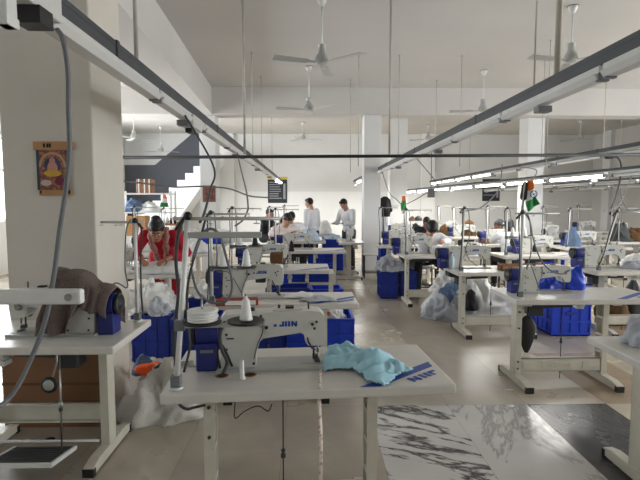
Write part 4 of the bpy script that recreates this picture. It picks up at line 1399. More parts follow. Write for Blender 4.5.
for i in range(NU):
    for j in range(NV):
        fs.append((i * (NV + 1) + j, i * (NV + 1) + j + 1, (i + 1) * (NV + 1) + j + 1, (i + 1) * (NV + 1) + j))
m = MB(); m.add(vs, fs, 0, True)
o = m.build('jacket', M_tweed); s_ = o.modifiers.new('thick', 'SOLIDIFY'); s_.thickness = 0.006
sb = o.modifiers.new('soft', 'SMOOTH'); sb.factor = 0.5; sb.iterations = 3
tag(o, 'brown tweed garment thrown over the left sewing machine', 'garment')

# knee lifter pad under the left table and its pedal plate
t = thing('knee_lifter', 'round black knee lifter pad hanging under the left table', 'knee lifter', (0, 0, 0))
q = at(49, 385, 2.72); q2 = at(57, 362, 2.76)
m = MB(); m.tube([(q2.x, 2.76, 0.715), (q2.x, 2.76, q2.z), (q.x + 0.01, 2.735, q.z + 0.02), (q.x, 2.735, q.z)], 0.006); m.build('rod', M_steel, t)
m = MB(); Mx = Matrix.Rotation(R(90), 4, 'X')
m.lathe([(0.034, -0.008), (0.046, -0.006), (0.048, 0.0), (0.046, 0.006), (0.034, 0.008)], (q.x, 2.722, q.z), 18, 0, Mx); m.build('pad', M_black, t)
m = MB(); m.lathe([(0.004, -0.009), (0.032, -0.0095), (0.032, 0.0095), (0.004, 0.009)], (q.x, 2.721, q.z), 16, 0, Mx); m.build('hub', M_machd, t)

# right: grey bundle on the nearest right table, black bag, floor pile
q = at(640, 345, 2.62)
heap('garment_pile', M_clothg, (q.x + 0.05, 2.55, 0.762), 0.15, 0.12, 0.17, 52, fold=0.42, label='grey cotton bundle at the right edge on the nearest right table', cat='garments')
t = thing('black_bag', 'black bag hanging under the front of the right machine table', 'bag', (0, 0, 0))
q0, q1 = at(529, 309, 4.1), at(526, 352, 4.1)
h = q0.z - q1.z
m = MB()
prof = [(0.012, 0.0), (0.03, 0.025), (0.055, 0.09), (0.076, 0.18), (0.08, 0.235), (0.062, 0.28), (0.036, 0.31), (0.012, 0.33)]
m.lathe([(r_, z_) for r_, z_ in prof], (q1.x, 4.1, q1.z), 18, 0, Matrix.Scale(0.5, 4, (0, 1, 0)))
o = m.build('pouch', M_bagk, t)
d_ = o.modifiers.new('sag', 'DISPLACE'); tx = bpy.data.textures.new('sag', 'CLOUDS'); tx.noise_scale = 0.08; d_.texture = tx; d_.strength = 0.02
m = MB(); m.tube([(q1.x, 4.1, q1.z + 0.32), (q1.x + 0.015, 4.1, 0.72)], 0.006); m.build('strap', M_bagk, t)
q = at(488, 312, 6.1)
heap('garment_pile', M_clothw, (2.32, 6.45, 0), 0.52, 0.28, 0.46, 61, fold=0.5, label='broad white garment pile on the floor behind the third right table', cat='garments')
heap('garment_pile', M_clothg, (1.86, 6.32, 0), 0.32, 0.2, 0.26, 63, fold=0.5, label='pale grey clothes spilling toward the aisle from the white pile', cat='garments')
heap('garment_pile', M_denim, (1.90, 6.38, 0.10), 0.20, 0.16, 0.34, 65, fold=0.4, label='denim blue clothes on the floor pile right of the aisle', cat='garments')
heap('garment_pile', M_bagk, (2.08, 6.12, 0.16), 0.085, 0.09, 0.24, 67, fold=0.2, na=30, nr=12, label='black bag stuck in the floor pile behind the table leg', cat='bag')
heap('garment_pile', M_clothw, (1.95, 6.62, 0.30), 0.24, 0.16, 0.30, 69, fold=0.45, label='white cloth at the top of the floor pile', cat='garments')
heap('garment_pile', M_clothg, (1.30, 7.76, 0.452), 0.2, 0.2, 0.19, 71, fold=0.45, label='grey clothes heaped on the crate beside the seated worker', cat='garments')
heap('garment_pile', M_clothw, (3.42, 6.5, 0), 0.36, 0.24, 0.4, 73, fold=0.5, label='white garment pile on the floor of the second row right', cat='garments')
heap('garment_pile', M_clothw, (2.05, 7.32, 0.762), 0.20, 0.12, 0.10, 75, fold=0.45, label='white cloth under the seated worker\'s hands', cat='garments')

# wood thread boxes standing on the tables behind


def thread_box(label, x, y, w, m=M_redbox, z=0.762):
    t = thing('thread_box', label, 'thread box', (x, y, z), 0, 'thread boxes')
    b = MB(); b.box(-w / 2, w / 2, -0.06, 0.06, 0, 0.012); b.box(-w / 2, w / 2, -0.06, -0.05, 0, 0.07); b.box(-w / 2, w / 2, 0.05, 0.06, 0, 0.07)
    b.box(-w / 2, -w / 2 + 0.01, -0.06, 0.06, 0, 0.07); b.box(w / 2 - 0.01, w / 2, -0.06, 0.06, 0, 0.07)
    b.build('tray', m, t, 0.003)
    b = MB()
    for k in range(3):
        b.box(-w / 2 + w * (k + 0.2) / 3, -w / 2 + w * (k + 0.75) / 3, -0.063, -0.06, 0.02, 0.05)
    b.build('label', M_card, t)
    return t


q = at(545, 262, 6.15)
thread_box('long red thread box behind the right machine', 2.69, 5.50, 0.30)
thread_box('worn wooden thread box beside the red box behind the right machine', 2.36, 5.50, 0.32, M_woodb)
thread_box('red thread box on the fourth right table behind the seated worker\'s stand', 2.33, 7.45, 0.34)
thread_box('wooden thread box left of the seated worker', 1.56, 9.15, 0.30, M_woodb)
thread_box('red thread box left of the seated worker, inner one', 1.88, 9.15, 0.26)
thread_box('wooden tray on the third left table behind the loop of cable', -0.76, 7.9, 0.40, M_woodb)
thread_box('brown tray on the fourth table beside the big column', -1.9, 9.7, 0.40, M_woodb)
for px, lb in ((531, 'left black thread spool behind the red box'), (549, 'right black thread spool behind the red box')):
    q = at(px, 258, 7.0)
    cone(lb, (q.x, 7.48, 0.7625), M_conek, 'black spools', 1.1)
q = at(302, 250, 7.7)
cone('black thread spool on the fourth table left of the aisle', (-0.30, 7.72, 0.7625), M_conek, 'black spools', 1.3)
q = at(453, 262, 5.6)
m = MB(); m.lathe([(0.03, 0), (0.033, 0.01), (0.033, 0.11), (0.026, 0.14), (0.012, 0.155), (0.013, 0.18), (0.010, 0.182)], (0, 0, 0), 16)
o = m.build('water_bottle', mat('bottle', (196, 214, 226), 0.15), None, 0, (1.69, 5.66, 0.7605)); tag(o, 'small clear bottle on the left end of the third right table', 'bottle')
m = MB(); m.lathe([(0.013, 0.18), (0.013, 0.195)], (0, 0, 0), 12); m.build('cap', M_navy, o)

# stool by the column


def stool(label, x, y, rz=0.0, h=0.48, w=0.34, m=M_black):
    t = thing('stool', label, 'stool', (x, y, 0), rz, 'stools')
    b = MB(); b.box(-w / 2, w / 2, -w / 2 + .03, w / 2 - .03, h - 0.025, h); b.build('seat', M_top, t, 0.005)
    for sx in (-1, 1):
        for sy in (-1, 1):
            b = MB(); b.box(sx * (w / 2 - 0.02) - 0.011, sx * (w / 2 - 0.02) + 0.011, sy * (w / 2 - 0.05) - 0.011, sy * (w / 2 - 0.05) + 0.011, 0, h - 0.024); b.build('leg', m, t)
    for s in (-1, 1):
        b = MB(); b.box(-w / 2 + 0.03, w / 2 - 0.03, s * (w / 2 - 0.05) - 0.008, s * (w / 2 - 0.05) + 0.008, 0.1, 0.118)
        b.build('stretcher', m, t)
    return t


q = gz(370, 276, 0)
stool('black framed stool with a pale seat in front of the aisle column', q.x, q.y - 0.15)

# ==================================================== walls: posters, coat, flags
pw = at(48, 165, 3.285)
t = thing('wall_hanging', 'fringeless printed cloth hanging with brown bands on the big column', 'wall hanging', (0, 0, 0))
t['label'] = 'printed devotional cloth between brown bands hanging on the big column'
l_, r_, tp, bt = at(29, 0, 3.28).x, at(61.5, 0, 3.28).x, at(48, 150, 3.28).z, at(48, 190, 3.28).z
M_prt = checks('print_rust', (176, 116, 88), (122, 80, 72), 45)
m = MB(); m.box(l_, r_, 3.284, 3.292, bt, tp); m.build('cloth', M_prt, t)
m = MB(); m.box(at(26.5, 0, 3.28).x, at(67.5, 0, 3.28).x, 3.276, 3.294, tp, at(48, 141.5, 3.28).z); m.build('top_band', M_card, t, 0.002)
m = MB(); m.box(at(31, 0, 3.28).x, at(64, 0, 3.28).x, 3.276, 3.294, at(48, 195.5, 3.28).z, bt); m.build('bottom_band', M_card, t, 0.002)
m = MB()
for px in (37, 40.5, 43): m.box(at(px, 0, 3.28).x, at(px + 2, 0, 3.28).x, 3.274, 3.276, at(48, 147.5, 3.28).z, at(48, 143.5, 3.28).z)
for px, w_ in ((32.0, 1.5), (56, 3), (60, 3)): m.box(at(px, 0, 3.28).x, at(px + w_, 0, 3.28).x, 3.274, 3.276, at(48, 193.5, 3.28).z, at(48, 190.5, 3.28).z)
m.build('band_mark', M_conek, t)
m = MB(); m.box(l_, l_ + 0.016, 3.281, 3.285, bt, tp); m.box(r_ - 0.016, r_, 3.281, 3.285, bt, tp); m.build('border', mat('border_teal', (52, 72, 84), 0.9), t)
cxp, czp = (l_ + r_) / 2, (tp + bt) / 2
m = MB()
for k in range(15):
    a0, a1 = PI * k / 15, PI * (k + 1) / 15
    m.add([(cxp + 0.075 * math.cos(a0), 3.282, czp + 0.02 + 0.085 * math.sin(a0)), (cxp + 0.075 * math.cos(a1), 3.282, czp + 0.02 + 0.085 * math.sin(a1)),
           (cxp + 0.092 * math.cos(a1), 3.282, czp + 0.02 + 0.10 * math.sin(a1)), (cxp + 0.092 * math.cos(a0), 3.282, czp + 0.02 + 0.10 * math.sin(a0))], [(0, 1, 2, 3)])
m.build('arch_print', mat('print_sand', (186, 150, 118), 0.9), t)
Mf = Matrix.Scale(0.06, 4, (0, 1, 0))
m = MB(); m.ell((cxp, 3.2815, czp + 0.035), (0.055, 0.03, 0.05), Mf); m.build('halo_print', mat('print_blue', (60, 70, 100), 0.9), t)
m = MB(); m.ell((cxp, 3.280, czp + 0.01), (0.035, 0.03, 0.05), Mf); m.ell((cxp, 3.280, czp + 0.062), (0.02, 0.03, 0.022), Mf); m.build('figure_print', mat('print_rose', (188, 132, 118), 0.9), t)
m = MB(); m.ell((cxp, 3.279, czp - 0.022), (0.06, 0.03, 0.022), Mf); m.build('robe_print', mat('print_gold', (196, 158, 60), 0.9), t)
m = MB(); m.ell((cxp + 0.045, 3.279, czp - 0.072), (0.028, 0.03, 0.03), Mf); m.build('base_print', mat('print_plum', (112, 50, 70), 0.9), t)
m = MB(); m.ell((cxp - 0.045, 3.279, czp - 0.085), (0.038, 0.03, 0.02), Mf); m.build('animal_print', mat('print_pale', (190, 170, 166), 0.9), t)


def board(name, label, px0, py0, px1, py1, Y, m, band=None, lines=6, cat='notice board'):
    a, c = at(px0, py1, Y), at(px1, py0, Y)
    t = thing(name, label, cat, (0, 0, 0))
    b = MB(); b.box(a.x, c.x, Y - 0.02, Y - 0.002, a.z, c.z); b.build('panel', m, t, 0.002)
    if band:
        b = MB(); b.box(a.x, c.x, Y - 0.023, Y - 0.02, c.z - (c.z - a.z) * 0.1, c.z); b.build('heading_band', band, t)
    if lines:
        rr = random.Random(3)
        b = MB()
        for k in range(lines):
            z = c.z - (c.z - a.z) * (0.2 + 0.7 * k / lines)
            e = a.x + (c.x - a.x) * rr.uniform(0.55, 0.75)
            b.box(a.x + (c.x - a.x) * 0.08, e, Y - 0.022, Y - 0.02, z - 0.02, z + 0.012)
        b.box(a.x + (c.x - a.x) * 0.8, a.x + (c.x - a.x) * 0.92, Y - 0.022, Y - 0.02, a.z + (c.z - a.z) * 0.15, a.z + (c.z - a.z) * 0.75)
        b.build('lettering', M_nline, t)
    return t


board('notice_sign', 'black notice board with a yellow heading on the back wall', 268, 177, 287, 203, YB, M_board, M_yel, 8)
board('notice_sign', 'black notice board on the back wall right of the aisle', 482, 179, 500, 201, YB, M_board, None, 4)
tt = board('wall_poster', 'small rust coloured poster on the far column before the stairs', 203, 185.5, 215.5, 202, 10.6, mat('poster_rust', (128, 84, 72), 0.8, vary=0.25, scale=14), None, 0, 'poster')
b = MB(); a_, c_ = at(205, 200, 10.57), at(213.5, 187.5, 10.57)
b.box(a_.x, c_.x, 10.574, 10.58, a_.z, c_.z); b.build('picture', checks('poster_pic', (150, 100, 86), (96, 62, 58), 30), tt)

# black coat on the column
q = at(382, 205, 10.7)
t = thing('coat', 'black coat hanging on the right side of the aisle column', 'coat', (0, 0, 0))
m = MB(); m.lathe([(0.10, -0.24), (0.125, -0.1), (0.12, 0.05), (0.10, 0.15), (0.05, 0.2), (0.02, 0.21)], (1.66, 10.66, q.z - 0.02), 16, 0, Matrix.Scale(1.15, 4, (1, 0, 0)))
o = m.build('body', M_bagk, t)
m = MB(); m.cap((1.74, 10.62, q.z + 0.08), (1.79, 10.62, q.z - 0.12), 0.045, 0.038); m.build('sleeve', M_bagk, t)
heap('garment_pile', M_clothg, (1.74, 11.5, 0.762), 0.14, 0.12, 0.5, 83, fold=0.3, na=30, nr=12, label='pale garments piled on the table behind the aisle column', cat='garments')


def flag(label, pole, pts, stripes=(M_saff, M_flagw, M_flagg), wheel=False, Y=None):
    """cloth flag between two pixel edges: top edge pts[0..1], bottom pts[2..3]"""
    t = thing('hanging_flag', label, 'flag', (0, 0, 0), 0, 'tricolour flags')
    a, b_, c, d = [at(p[0], p[1], Y) for p in pts]
    N = 8
    for k, mm in enumerate(stripes):
        vs, fs = [], []
        for j in range(N + 1):
            v = (k + j / N) / 3
            for i in range(N + 1):
                u = i / N
                p = (a * (1 - u) + b_ * u) * (1 - v) + (d * (1 - u) + c * u) * v
                p = p + Vector((0.006 * math.sin(v * 7), 0.02 * math.sin(u * 6 + v * 4), 0))
                vs.append(p)
        for j in range(N):
            for i in range(N):
                fs.append((j * (N + 1) + i, j * (N + 1) + i + 1, (j + 1) * (N + 1) + i + 1, (j + 1) * (N + 1) + i))
        mb = MB(); mb.add(vs, fs, 0, True)
        o = mb.build('stripe', mm, t); s_ = o.modifiers.new('thick', 'SOLIDIFY'); s_.thickness = 0.003
    if wheel:
        p = (a + b_ + c + d) / 4
        mb = MB()
        r = 0.028
        ring = [(p.x + r * math.cos(2 * PI * k / 16), p.y - 0.045, p.z + r * math.sin(2 * PI * k / 16)) for k in range(17)]
        mb.tube(ring, 0.004, 5, caps=False)
        for k in range(8):
            mb.tube([(p.x, p.y - 0.045, p.z), ring[2 * k]], 0.002, 4)
        mb.build('wheel_emblem', M_navy, t)
    if pole:
        mb = MB(); mb.tube([at(*pole[0], Y), at(*pole[1], Y)], 0.006, 6); mb.build('stick', M_rod, t)
    return t


flag('large tricolour flag hanging from the stand over the right machine', ((525, 182), (521, 214)), ((527, 181), (532.5, 180), (539, 204), (526.5, 212)), wheel=True, Y=3.98)
# the lower corner flares to the right in the draught
flag('small green and saffron flag drooping on the stand beside the columns', ((404, 197), (402, 214)), ((402, 196), (405, 196), (407.5, 211), (401, 211)), (M_saff, M_flagg, M_flagg), Y=7.3)
flag('small tricolour flag upright behind the woman in red', ((164, 194), (158, 222)), ((163, 193), (165.5, 195), (169, 207), (160, 207)), Y=7.3)
o = MB(); qq = at(526, 190, 4.0); o.cap((qq.x - 0.01, 4.0, qq.z + 0.05), (qq.x - 0.02, 4.0, qq.z - 0.06), 0.022, 0.028)
o = o.build('black_bundle', M_bagk); tag(o, 'black cloth bundle hanging beside the large flag', 'cloth')

# =================================================================== people
def V(*a):
    return Vector(a)


def hand(mb, wrist, d, n, side, s=1.0, curl=0.5):
    """palm and five fingers: d along the hand, n out of the back of the hand, side = +1/-1 thumb side"""
    d = d.normalized(); n = (n - d * n.dot(d)).normalized(); t = d.cross(n) * side
    pl = 0.085 * s
    for k in (-1.2, -0.4, 0.4, 1.2):
        mb.cap(wrist + t * k * 0.008 * s, wrist + d * pl + t * k * 0.018 * s, 0.013 * s, 0.0115 * s, 8)
    for k, L in ((1.5, 0.066), (0.5, 0.075), (-0.5, 0.070), (-1.5, 0.055)):
        b0 = wrist + d * pl + t * (k * 0.0185 * s)
        d1 = (d + t * (k * 0.07) - n * curl * 0.5).normalized(); d2 = (d - n * curl * 1.3).normalized()
        m1 = b0 + d1 * L * 0.52 * s
        mb.cap(b0, m1, 0.0092 * s, 0.0085 * s, 8); mb.cap(m1, m1 + d2 * L * 0.48 * s, 0.0085 * s, 0.007 * s, 8)
    b0 = wrist + d * 0.025 * s + t * 0.024 * s
    m1 = b0 + (d * 0.75 + t * 0.75 - n * 0.2).normalized() * 0.042 * s
    mb.cap(b0, m1, 0.0125 * s, 0.010 * s, 8); mb.cap(m1, m1 + (d + t * 0.2 - n * 0.4).normalized() * 0.032 * s, 0.010 * s, 0.008 * s, 8)


def remesh(o, vox, it=3):
    r = o.modifiers.new('one_surface', 'REMESH'); r.mode = 'VOXEL'; r.voxel_size = vox; r.use_smooth_shade = True
    s = o.modifiers.new('soft', 'SMOOTH'); s.factor = 0.5; s.iterations = it


def person(label, loc, yaw, J, top=M_shirt, legs=M_trouk, skin=M_skin, hair='short', sleeve=1.0, tunic=0.0, vox=0.011, s=1.0, cap=False, hairm=M_hair, group=None):
    """J: joints in metres for a figure facing -y. pelvis chest neck head, sh/el/wr l r, hip/kn/an l r, hd = (pitch, turn)"""
    t = thing('person', label, 'person', loc, yaw, group)
    t.scale = (s, s, s)
    pe, ch, ne, he = J['pelvis'], J['chest'], J['neck'], J['head']
    HM = (Euler((J.get('pitch', 0), 0, J.get('turn', 0)), 'XYZ').to_matrix()).to_4x4()

    def h(x, y, z):
        return he + HM @ Vector((x, y, z))
    spine = (ch - pe).normalized()
    fwd = Vector((0, -1, 0)); fwd = (fwd - spine * fwd.dot(spine)).normalized()
    side = spine.cross(fwd)
    SM = Matrix((side, -fwd, spine)).transposed().to_4x4()
    up = (ne - ch).normalized()
    # --- body
    b = MB()
    b.ell(he, (0.073, 0.092, 0.108), HM)
    b.ell(h(0, -0.03, -0.065), (0.05, 0.056, 0.05), HM)
    b.cap(h(0, -0.088, 0.018), h(0, -0.102, -0.022), 0.009, 0.014, 8)
    for e in (-1, 1):
        b.ell(h(e * 0.074, 0.005, -0.005), (0.01, 0.02, 0.032), HM, 8, 6)
    b.cap(ne, h(0, 0.012, -0.07), 0.056, 0.05)
    b.ell(ch, (0.145, 0.098, 0.17), SM); b.ell((ch + pe) / 2, (0.125, 0.09, 0.15), SM); b.ell(pe, (0.145, 0.105, 0.12), SM)
    b.cap(ch + up * 0.1, ne, 0.075, 0.058)
    for e, k in ((1, 'l'), (-1, 'r')):
        sh, el, wr = J['sh' + k], J['el' + k], J['wr' + k]
        b.cap(ch + up * 0.1, sh, 0.07, 0.055); b.cap(sh, el, 0.050, 0.038); b.cap(el, wr, 0.038, 0.026)
        hd = J.get('hd' + k, (wr - el))
        hn = J.get('hn' + k, Vector((0, 0, 1)) if abs(hd.normalized().z) < 0.8 else Vector((e, 0, 0)))
        hand(b, wr + hd.normalized() * 0.012, hd, hn, -e if abs(hd.normalized().z) < 0.8 else e, 1.0, 0.45)
        hp, kn, an = J['hip' + k], J['kn' + k], J['an' + k]
        b.cap(hp, kn, 0.082, 0.055); b.cap(kn, an, 0.054, 0.036)
        b.cap(an + Vector((0, 0.02, -0.03)), an + Vector((e * 0.02, -0.15, -0.045)), 0.036, 0.028)
    o = b.build('body', skin, t); remesh(o, vox)
    # --- face details
    for e in (-1, 1):
        m = MB(); m.ell(h(e * 0.031, -0.082, 0.012), (0.013, 0.008, 0.007), HM, 10, 6); ey = m.build('eye', M_eye, t)
        m = MB(); m.ell(h(e * 0.031, -0.0885, 0.012), (0.006, 0.003, 0.006), HM, 8, 6); m.build('iris', M_hair, ey)
        m = MB(); m.cap(h(e * 0.016, -0.09, 0.032), h(e * 0.046, -0.078, 0.034), 0.0045, 0.003, 6); m.build('eyebrow', hairm, t)
    m = MB(); m.ell(h(0, -0.084, -0.052), (0.022, 0.008, 0.007), HM, 10, 6); m.build('lips', M_lips, t)
    # --- hair
    m = MB()
    if not cap:
        m.ell(h(0, 0.022, 0.032), (0.083, 0.092, 0.097), HM)
        m.ell(h(0, -0.04, 0.078), (0.062, 0.05, 0.036), HM)
    else:
        m.ell(h(0, 0.03, 0.0), (0.08, 0.08, 0.08), HM)
    if hair == 'bun':
        m.ell(h(0, 0.03, 0.05), (0.092, 0.1, 0.1), HM); m.ell(h(0, 0.045, 0.13), (0.06, 0.06, 0.05), HM)
        m.ell(h(0, 0.08, -0.02), (0.066, 0.045, 0.07), HM)
    if hair == 'full':
        m.ell(h(0, 0.02, 0.045), (0.098, 0.108, 0.10), HM); m.ell(h(0, -0.05, 0.085), (0.075, 0.05, 0.04), HM)
    if hair == 'long':
        m.ell(h(0, 0.07, -0.06), (0.078, 0.05, 0.12), HM)
    o = m.build('hair', hairm, t); remesh(o, 0.009, 2)
    if cap:
        m = MB(); m.ell(h(0, 0.0, 0.045), (0.09, 0.108, 0.082), HM); m.ell(h(0, -0.105, 0.045), (0.062, 0.06, 0.01), HM)
        o = m.build('cap', M_rubber, t); remesh(o, 0.009, 2)
        m = MB(); m.ell(h(0.0, -0.099, 0.075), (0.028, 0.012, 0.012), HM); m.build('cap_badge', M_paper, t)
    # --- clothes
    m = MB()
    m.ell(ch, (0.168, 0.122, 0.185), SM); m.ell((ch + pe) / 2, (0.152, 0.116, 0.17), SM); m.ell(pe + spine * 0.02, (0.166, 0.128, 0.13), SM)
    m.cap(ch + up * 0.09, ch + up * 0.15, 0.09, 0.066)
    for e, k in ((1, 'l'), (-1, 'r')):
        sh, el, wr = J['sh' + k], J['el' + k], J['wr' + k]
        m.cap(ch + up * 0.09, sh, 0.085, 0.07); m.cap(sh, el if sleeve > 0.4 else sh.lerp(el, 0.75), 0.070, 0.056)
        if sleeve > 0.4:
            m.cap(el, el.lerp(wr, min(1, (sleeve - 0.4) / 0.6) * 0.94), 0.054, 0.043)
    if tunic > 0:
        for k in ('l', 'r'):
            m.cap(J['hip' + k], J['hip' + k].lerp(J['kn' + k], min(1, tunic)), 0.125, 0.12)
            if tunic > 1: m.cap(J['kn' + k], J['kn' + k].lerp(J['an' + k], tunic - 1), 0.12, 0.13)
        m.ell(pe - spine * 0.1, (0.19, 0.14, 0.18), SM)
    o = m.build('shirt' if tunic == 0 else 'tunic', top, t); remesh(o, vox * 1.1, 4)
    m = MB()
    m.ell(pe - spine * 0.03, (0.158, 0.122, 0.12), SM)
    for k in ('l', 'r'):
        m.cap(J['hip' + k], J['kn' + k], 0.10, 0.074); m.cap(J['kn' + k], J['kn' + k].lerp(J['an' + k], 0.96), 0.073, 0.056)
    o = m.build('trousers', legs, t); remesh(o, vox * 1.1, 4)
    for k in ('l', 'r'):
        an = J['an' + k]; e = 1 if k == 'l' else -1
        m = MB(); m.cap(an + V(0, 0.03, -0.045), an + V(e * 0.02, -0.165, -0.05), 0.042, 0.034); o = m.build('shoe', M_black, t); remesh(o, 0.012, 2)
    return t


def stand_pose(lean=0.0, arms='down', pitch=0.2, turn=0.0):
    a = R(lean)
    P = V(0, 0, 0.92)

    def sp(z, y=0.0, x=0.0):
        return P + V(x, y * math.cos(a) - z * math.sin(a), z * math.cos(a) + y * math.sin(a))
    J = dict(pelvis=P, chest=sp(0.30), neck=sp(0.52, -0.01), head=sp(0.62, -0.04) + V(0, -0.02 - 0.05 * math.sin(a), -0.02 * math.sin(a)), pitch=pitch, turn=turn)
    for e, k in ((1, 'l'), (-1, 'r')):
        J['sh' + k] = sp(0.43, 0.0, e * 0.175)
        if arms == 'down':
            J['el' + k] = J['sh' + k] + V(e * 0.04, 0.02, -0.28); J['wr' + k] = J['el' + k] + V(e * 0.0, -0.06, -0.23)
        elif arms == 'front':
            J['el' + k] = J['sh' + k] + V(e * 0.06, -0.06, -0.26); J['wr' + k] = J['el' + k] + V(-e * 0.10, -0.21, 0.0)
        J['hip' + k] = V(e * 0.09, 0, 0.87); J['kn' + k] = V(e * 0.10, -0.02, 0.48); J['an' + k] = V(e * 0.10, 0.03, 0.085)
    return J


def sit_pose(lean=22, pitch=0.5, turn=0.0, reach=0.30, hz=0.86):
    a = R(lean)
    P = V(0, 0.02, 0.585)

    def sp(z, y=0.0, x=0.0):
        return P + V(x, y * math.cos(a) - z * math.sin(a), z * math.cos(a) + y * math.sin(a))
    J = dict(pelvis=P, chest=sp(0.28), neck=sp(0.48, -0.01), head=sp(0.585, -0.03) + V(0, -0.03, -0.01), pitch=pitch, turn=turn)
    for e, k in ((1, 'l'), (-1, 'r')):
        J['sh' + k] = sp(0.40, 0, e * 0.175)
        J['wr' + k] = V(e * 0.11, J['sh' + k].y - reach, hz)
        mid = (J['sh' + k] + J['wr' + k]) / 2
        J['el' + k] = mid + V(e * 0.14, 0.08, -0.04)
        J['hd' + k] = V(-e * 0.35, -1, -0.05); J['hn' + k] = V(0, 0, 1)
        J['hip' + k] = V(e * 0.10, -0.02, 0.565); J['kn' + k] = V(e * 0.21, -0.38, 0.56); J['an' + k] = V(e * 0.21, -0.33, 0.085)
    return J


# the woman in red, bent over her table
J = stand_pose(56, 'down', pitch=0.55, turn=0.1)
for e, k in ((1, 'l'), (-1, 'r')):
    J['wr' + k] = V(e * 0.13 - 0.02, -0.66, 0.91)
    J['el' + k] = V(e * 0.30, -0.36, 0.95)
    J['hd' + k] = V(-e * 0.5, -1, -0.25); J['hn' + k] = V(0, -0.3, 1)
px_ = at(160, 230, 5.6)
W = person('woman in a red tunic and print scarf bending over her sewing', (px_.x - 0.07, 6.06, 0), 0.12, J, M_red, M_redd, M_skin, 'bun', sleeve=0.85, tunic=1.3, vox=0.008)
# printed scarf falling from the neck down both sides of the front
sp = MB()
for e in (-1, 1):
    pts = spline([V(e * 0.06, -0.36, 1.26), V(e * 0.085, -0.50, 1.19), V(e * 0.075, -0.47, 1.06), V(e * 0.06, -0.36, 0.94), V(e * 0.06, -0.27, 0.84)], 6)
    vs, fs = [], []
    for i, q in enumerate(pts):
        w_ = 0.034 + 0.008 * math.sin(i)
        vs += [q + V(-w_, 0.01, 0), q + V(0, -0.02, 0), q + V(w_, 0.01, 0)]
        if i:
            n_ = 3 * i
            fs += [(n_ - 3, n_ - 2, n_ + 1, n_), (n_ - 2, n_ - 1, n_ + 2, n_ + 1)]
    sp.add(vs, fs, 0, True)
o = sp.build('scarf', M_print, W); s_ = o.modifiers.new('thick', 'SOLIDIFY'); s_.thickness = 0.02

q = at(432, 230, 7.75)
person('seated worker in a white shirt and black trousers sewing, head bowed', (q.x, 8.12, 0), 0.0, sit_pose(30, 1.0, 0.0, 0.30, 0.885), M_shirt, M_trouk, M_skin2, 'full', sleeve=0.9, vox=0.009, s=1.05)
stool('stool under the seated worker in black trousers', q.x, 8.17, 0, 0.45)
q = at(498, 222, 9.6)
person('seated worker in a dark cap behind the second row table', (q.x, 9.92, 0), 0.15, sit_pose(24, 0.35, 0.3, 0.34, 0.86), M_rubber, M_trouk, M_skin, 'short', cap=True)
stool('stool under the worker in the dark cap', q.x, 9.97, 0, 0.44)
q = at(510, 226, 8.3)
person('seated worker in a white shirt seen from behind, black hair', (q.x - 0.0, 8.27, 0), PI - 0.25, sit_pose(16, 0.3, 0.25, 0.32, 0.86), M_shirt, M_trouk, M_skin, 'long')
stool('stool under the worker seen from behind', q.x - 0.0, 8.22, 0, 0.44)
q = at(430, 218, 10.2)
person('worker in dark clothes half hidden behind the worker in white', (q.x, 10.72, 0), 0.0, sit_pose(20, 0.5, 0.0, 0.3, 0.86), M_trouk, M_trouk, M_skin, 'short')
stool('stool under the half hidden worker in dark clothes', q.x, 10.78, 0, 0.44)
q = at(350, 205, 10.9)
person('man in a white shirt standing left of the aisle column, looking down', (q.x, 11.15, 0), -0.75, stand_pose(12, 'front', 0.6, -0.2), M_shirt, M_trouo, M_skin2, 'short', s=1.0)
q = at(312.5, 206, 11.2)
person('man in a white shirt at the back with his back turned', (q.x, 11.05, 0), -2.3, stand_pose(4, 'down', 0.2, 0.25), M_shirt, M_trouk, M_skin2, 'short', s=1.0)
for px, py, Yp, lb, tp_, yw in ((283, 217, 9.2, 'left one of two dark haired workers bent over cloth at the back', M_shirtp, 0.5), (290, 219, 10.75, 'right one of two dark haired workers bent over cloth at the back', M_shirt, 0.2)):
    q = at(px, py, Yp)
    person(lb, (q.x, Yp, 0), yw, sit_pose(12, 0.8, 0.2, 0.25, 0.9), tp_, M_trouk, M_skin2, 'long' if px < 285 else 'short', s=1.07)
    stool('stool under the %s' % lb.replace(' bent over cloth at the back', ''), q.x, Yp + 0.06, yw, 0.47)
q = at(264, 213, 12.6)
person('person in dark clothes seated far back by the black notice board', (q.x, 12.75, 0), 1.2, sit_pose(10, 0.2, 0.1, 0.3, 0.86), M_trouk, M_trouk, M_skin2, 'short', s=1.1)
stool('stool under the person in dark clothes by the notice board', q.x, 12.8, 0, 0.44)

# ========================================================= back of the hall
# shelves at the left, below the stairs


def rack(label, x0, x1, y, zs, m=M_white, d=0.35):
    t = thing('shelf_rack', label, 'shelf rack', ((x0 + x1) / 2, y, 0))
    w = (x1 - x0) / 2
    for sx in (-1, 1):
        for sy in (0, d):
            b = MB(); b.box(sx * w - 0.02, sx * w + 0.02, sy - 0.02, sy + 0.02, 0, zs[-1] + 0.05)
            b.build('post', m, t, 0.003)
    for z in zs:
        b = MB(); b.box(-w, w, -0.02, d + 0.02, z - 0.03, z); b.build('shelf', m, t, 0.003)
    return t


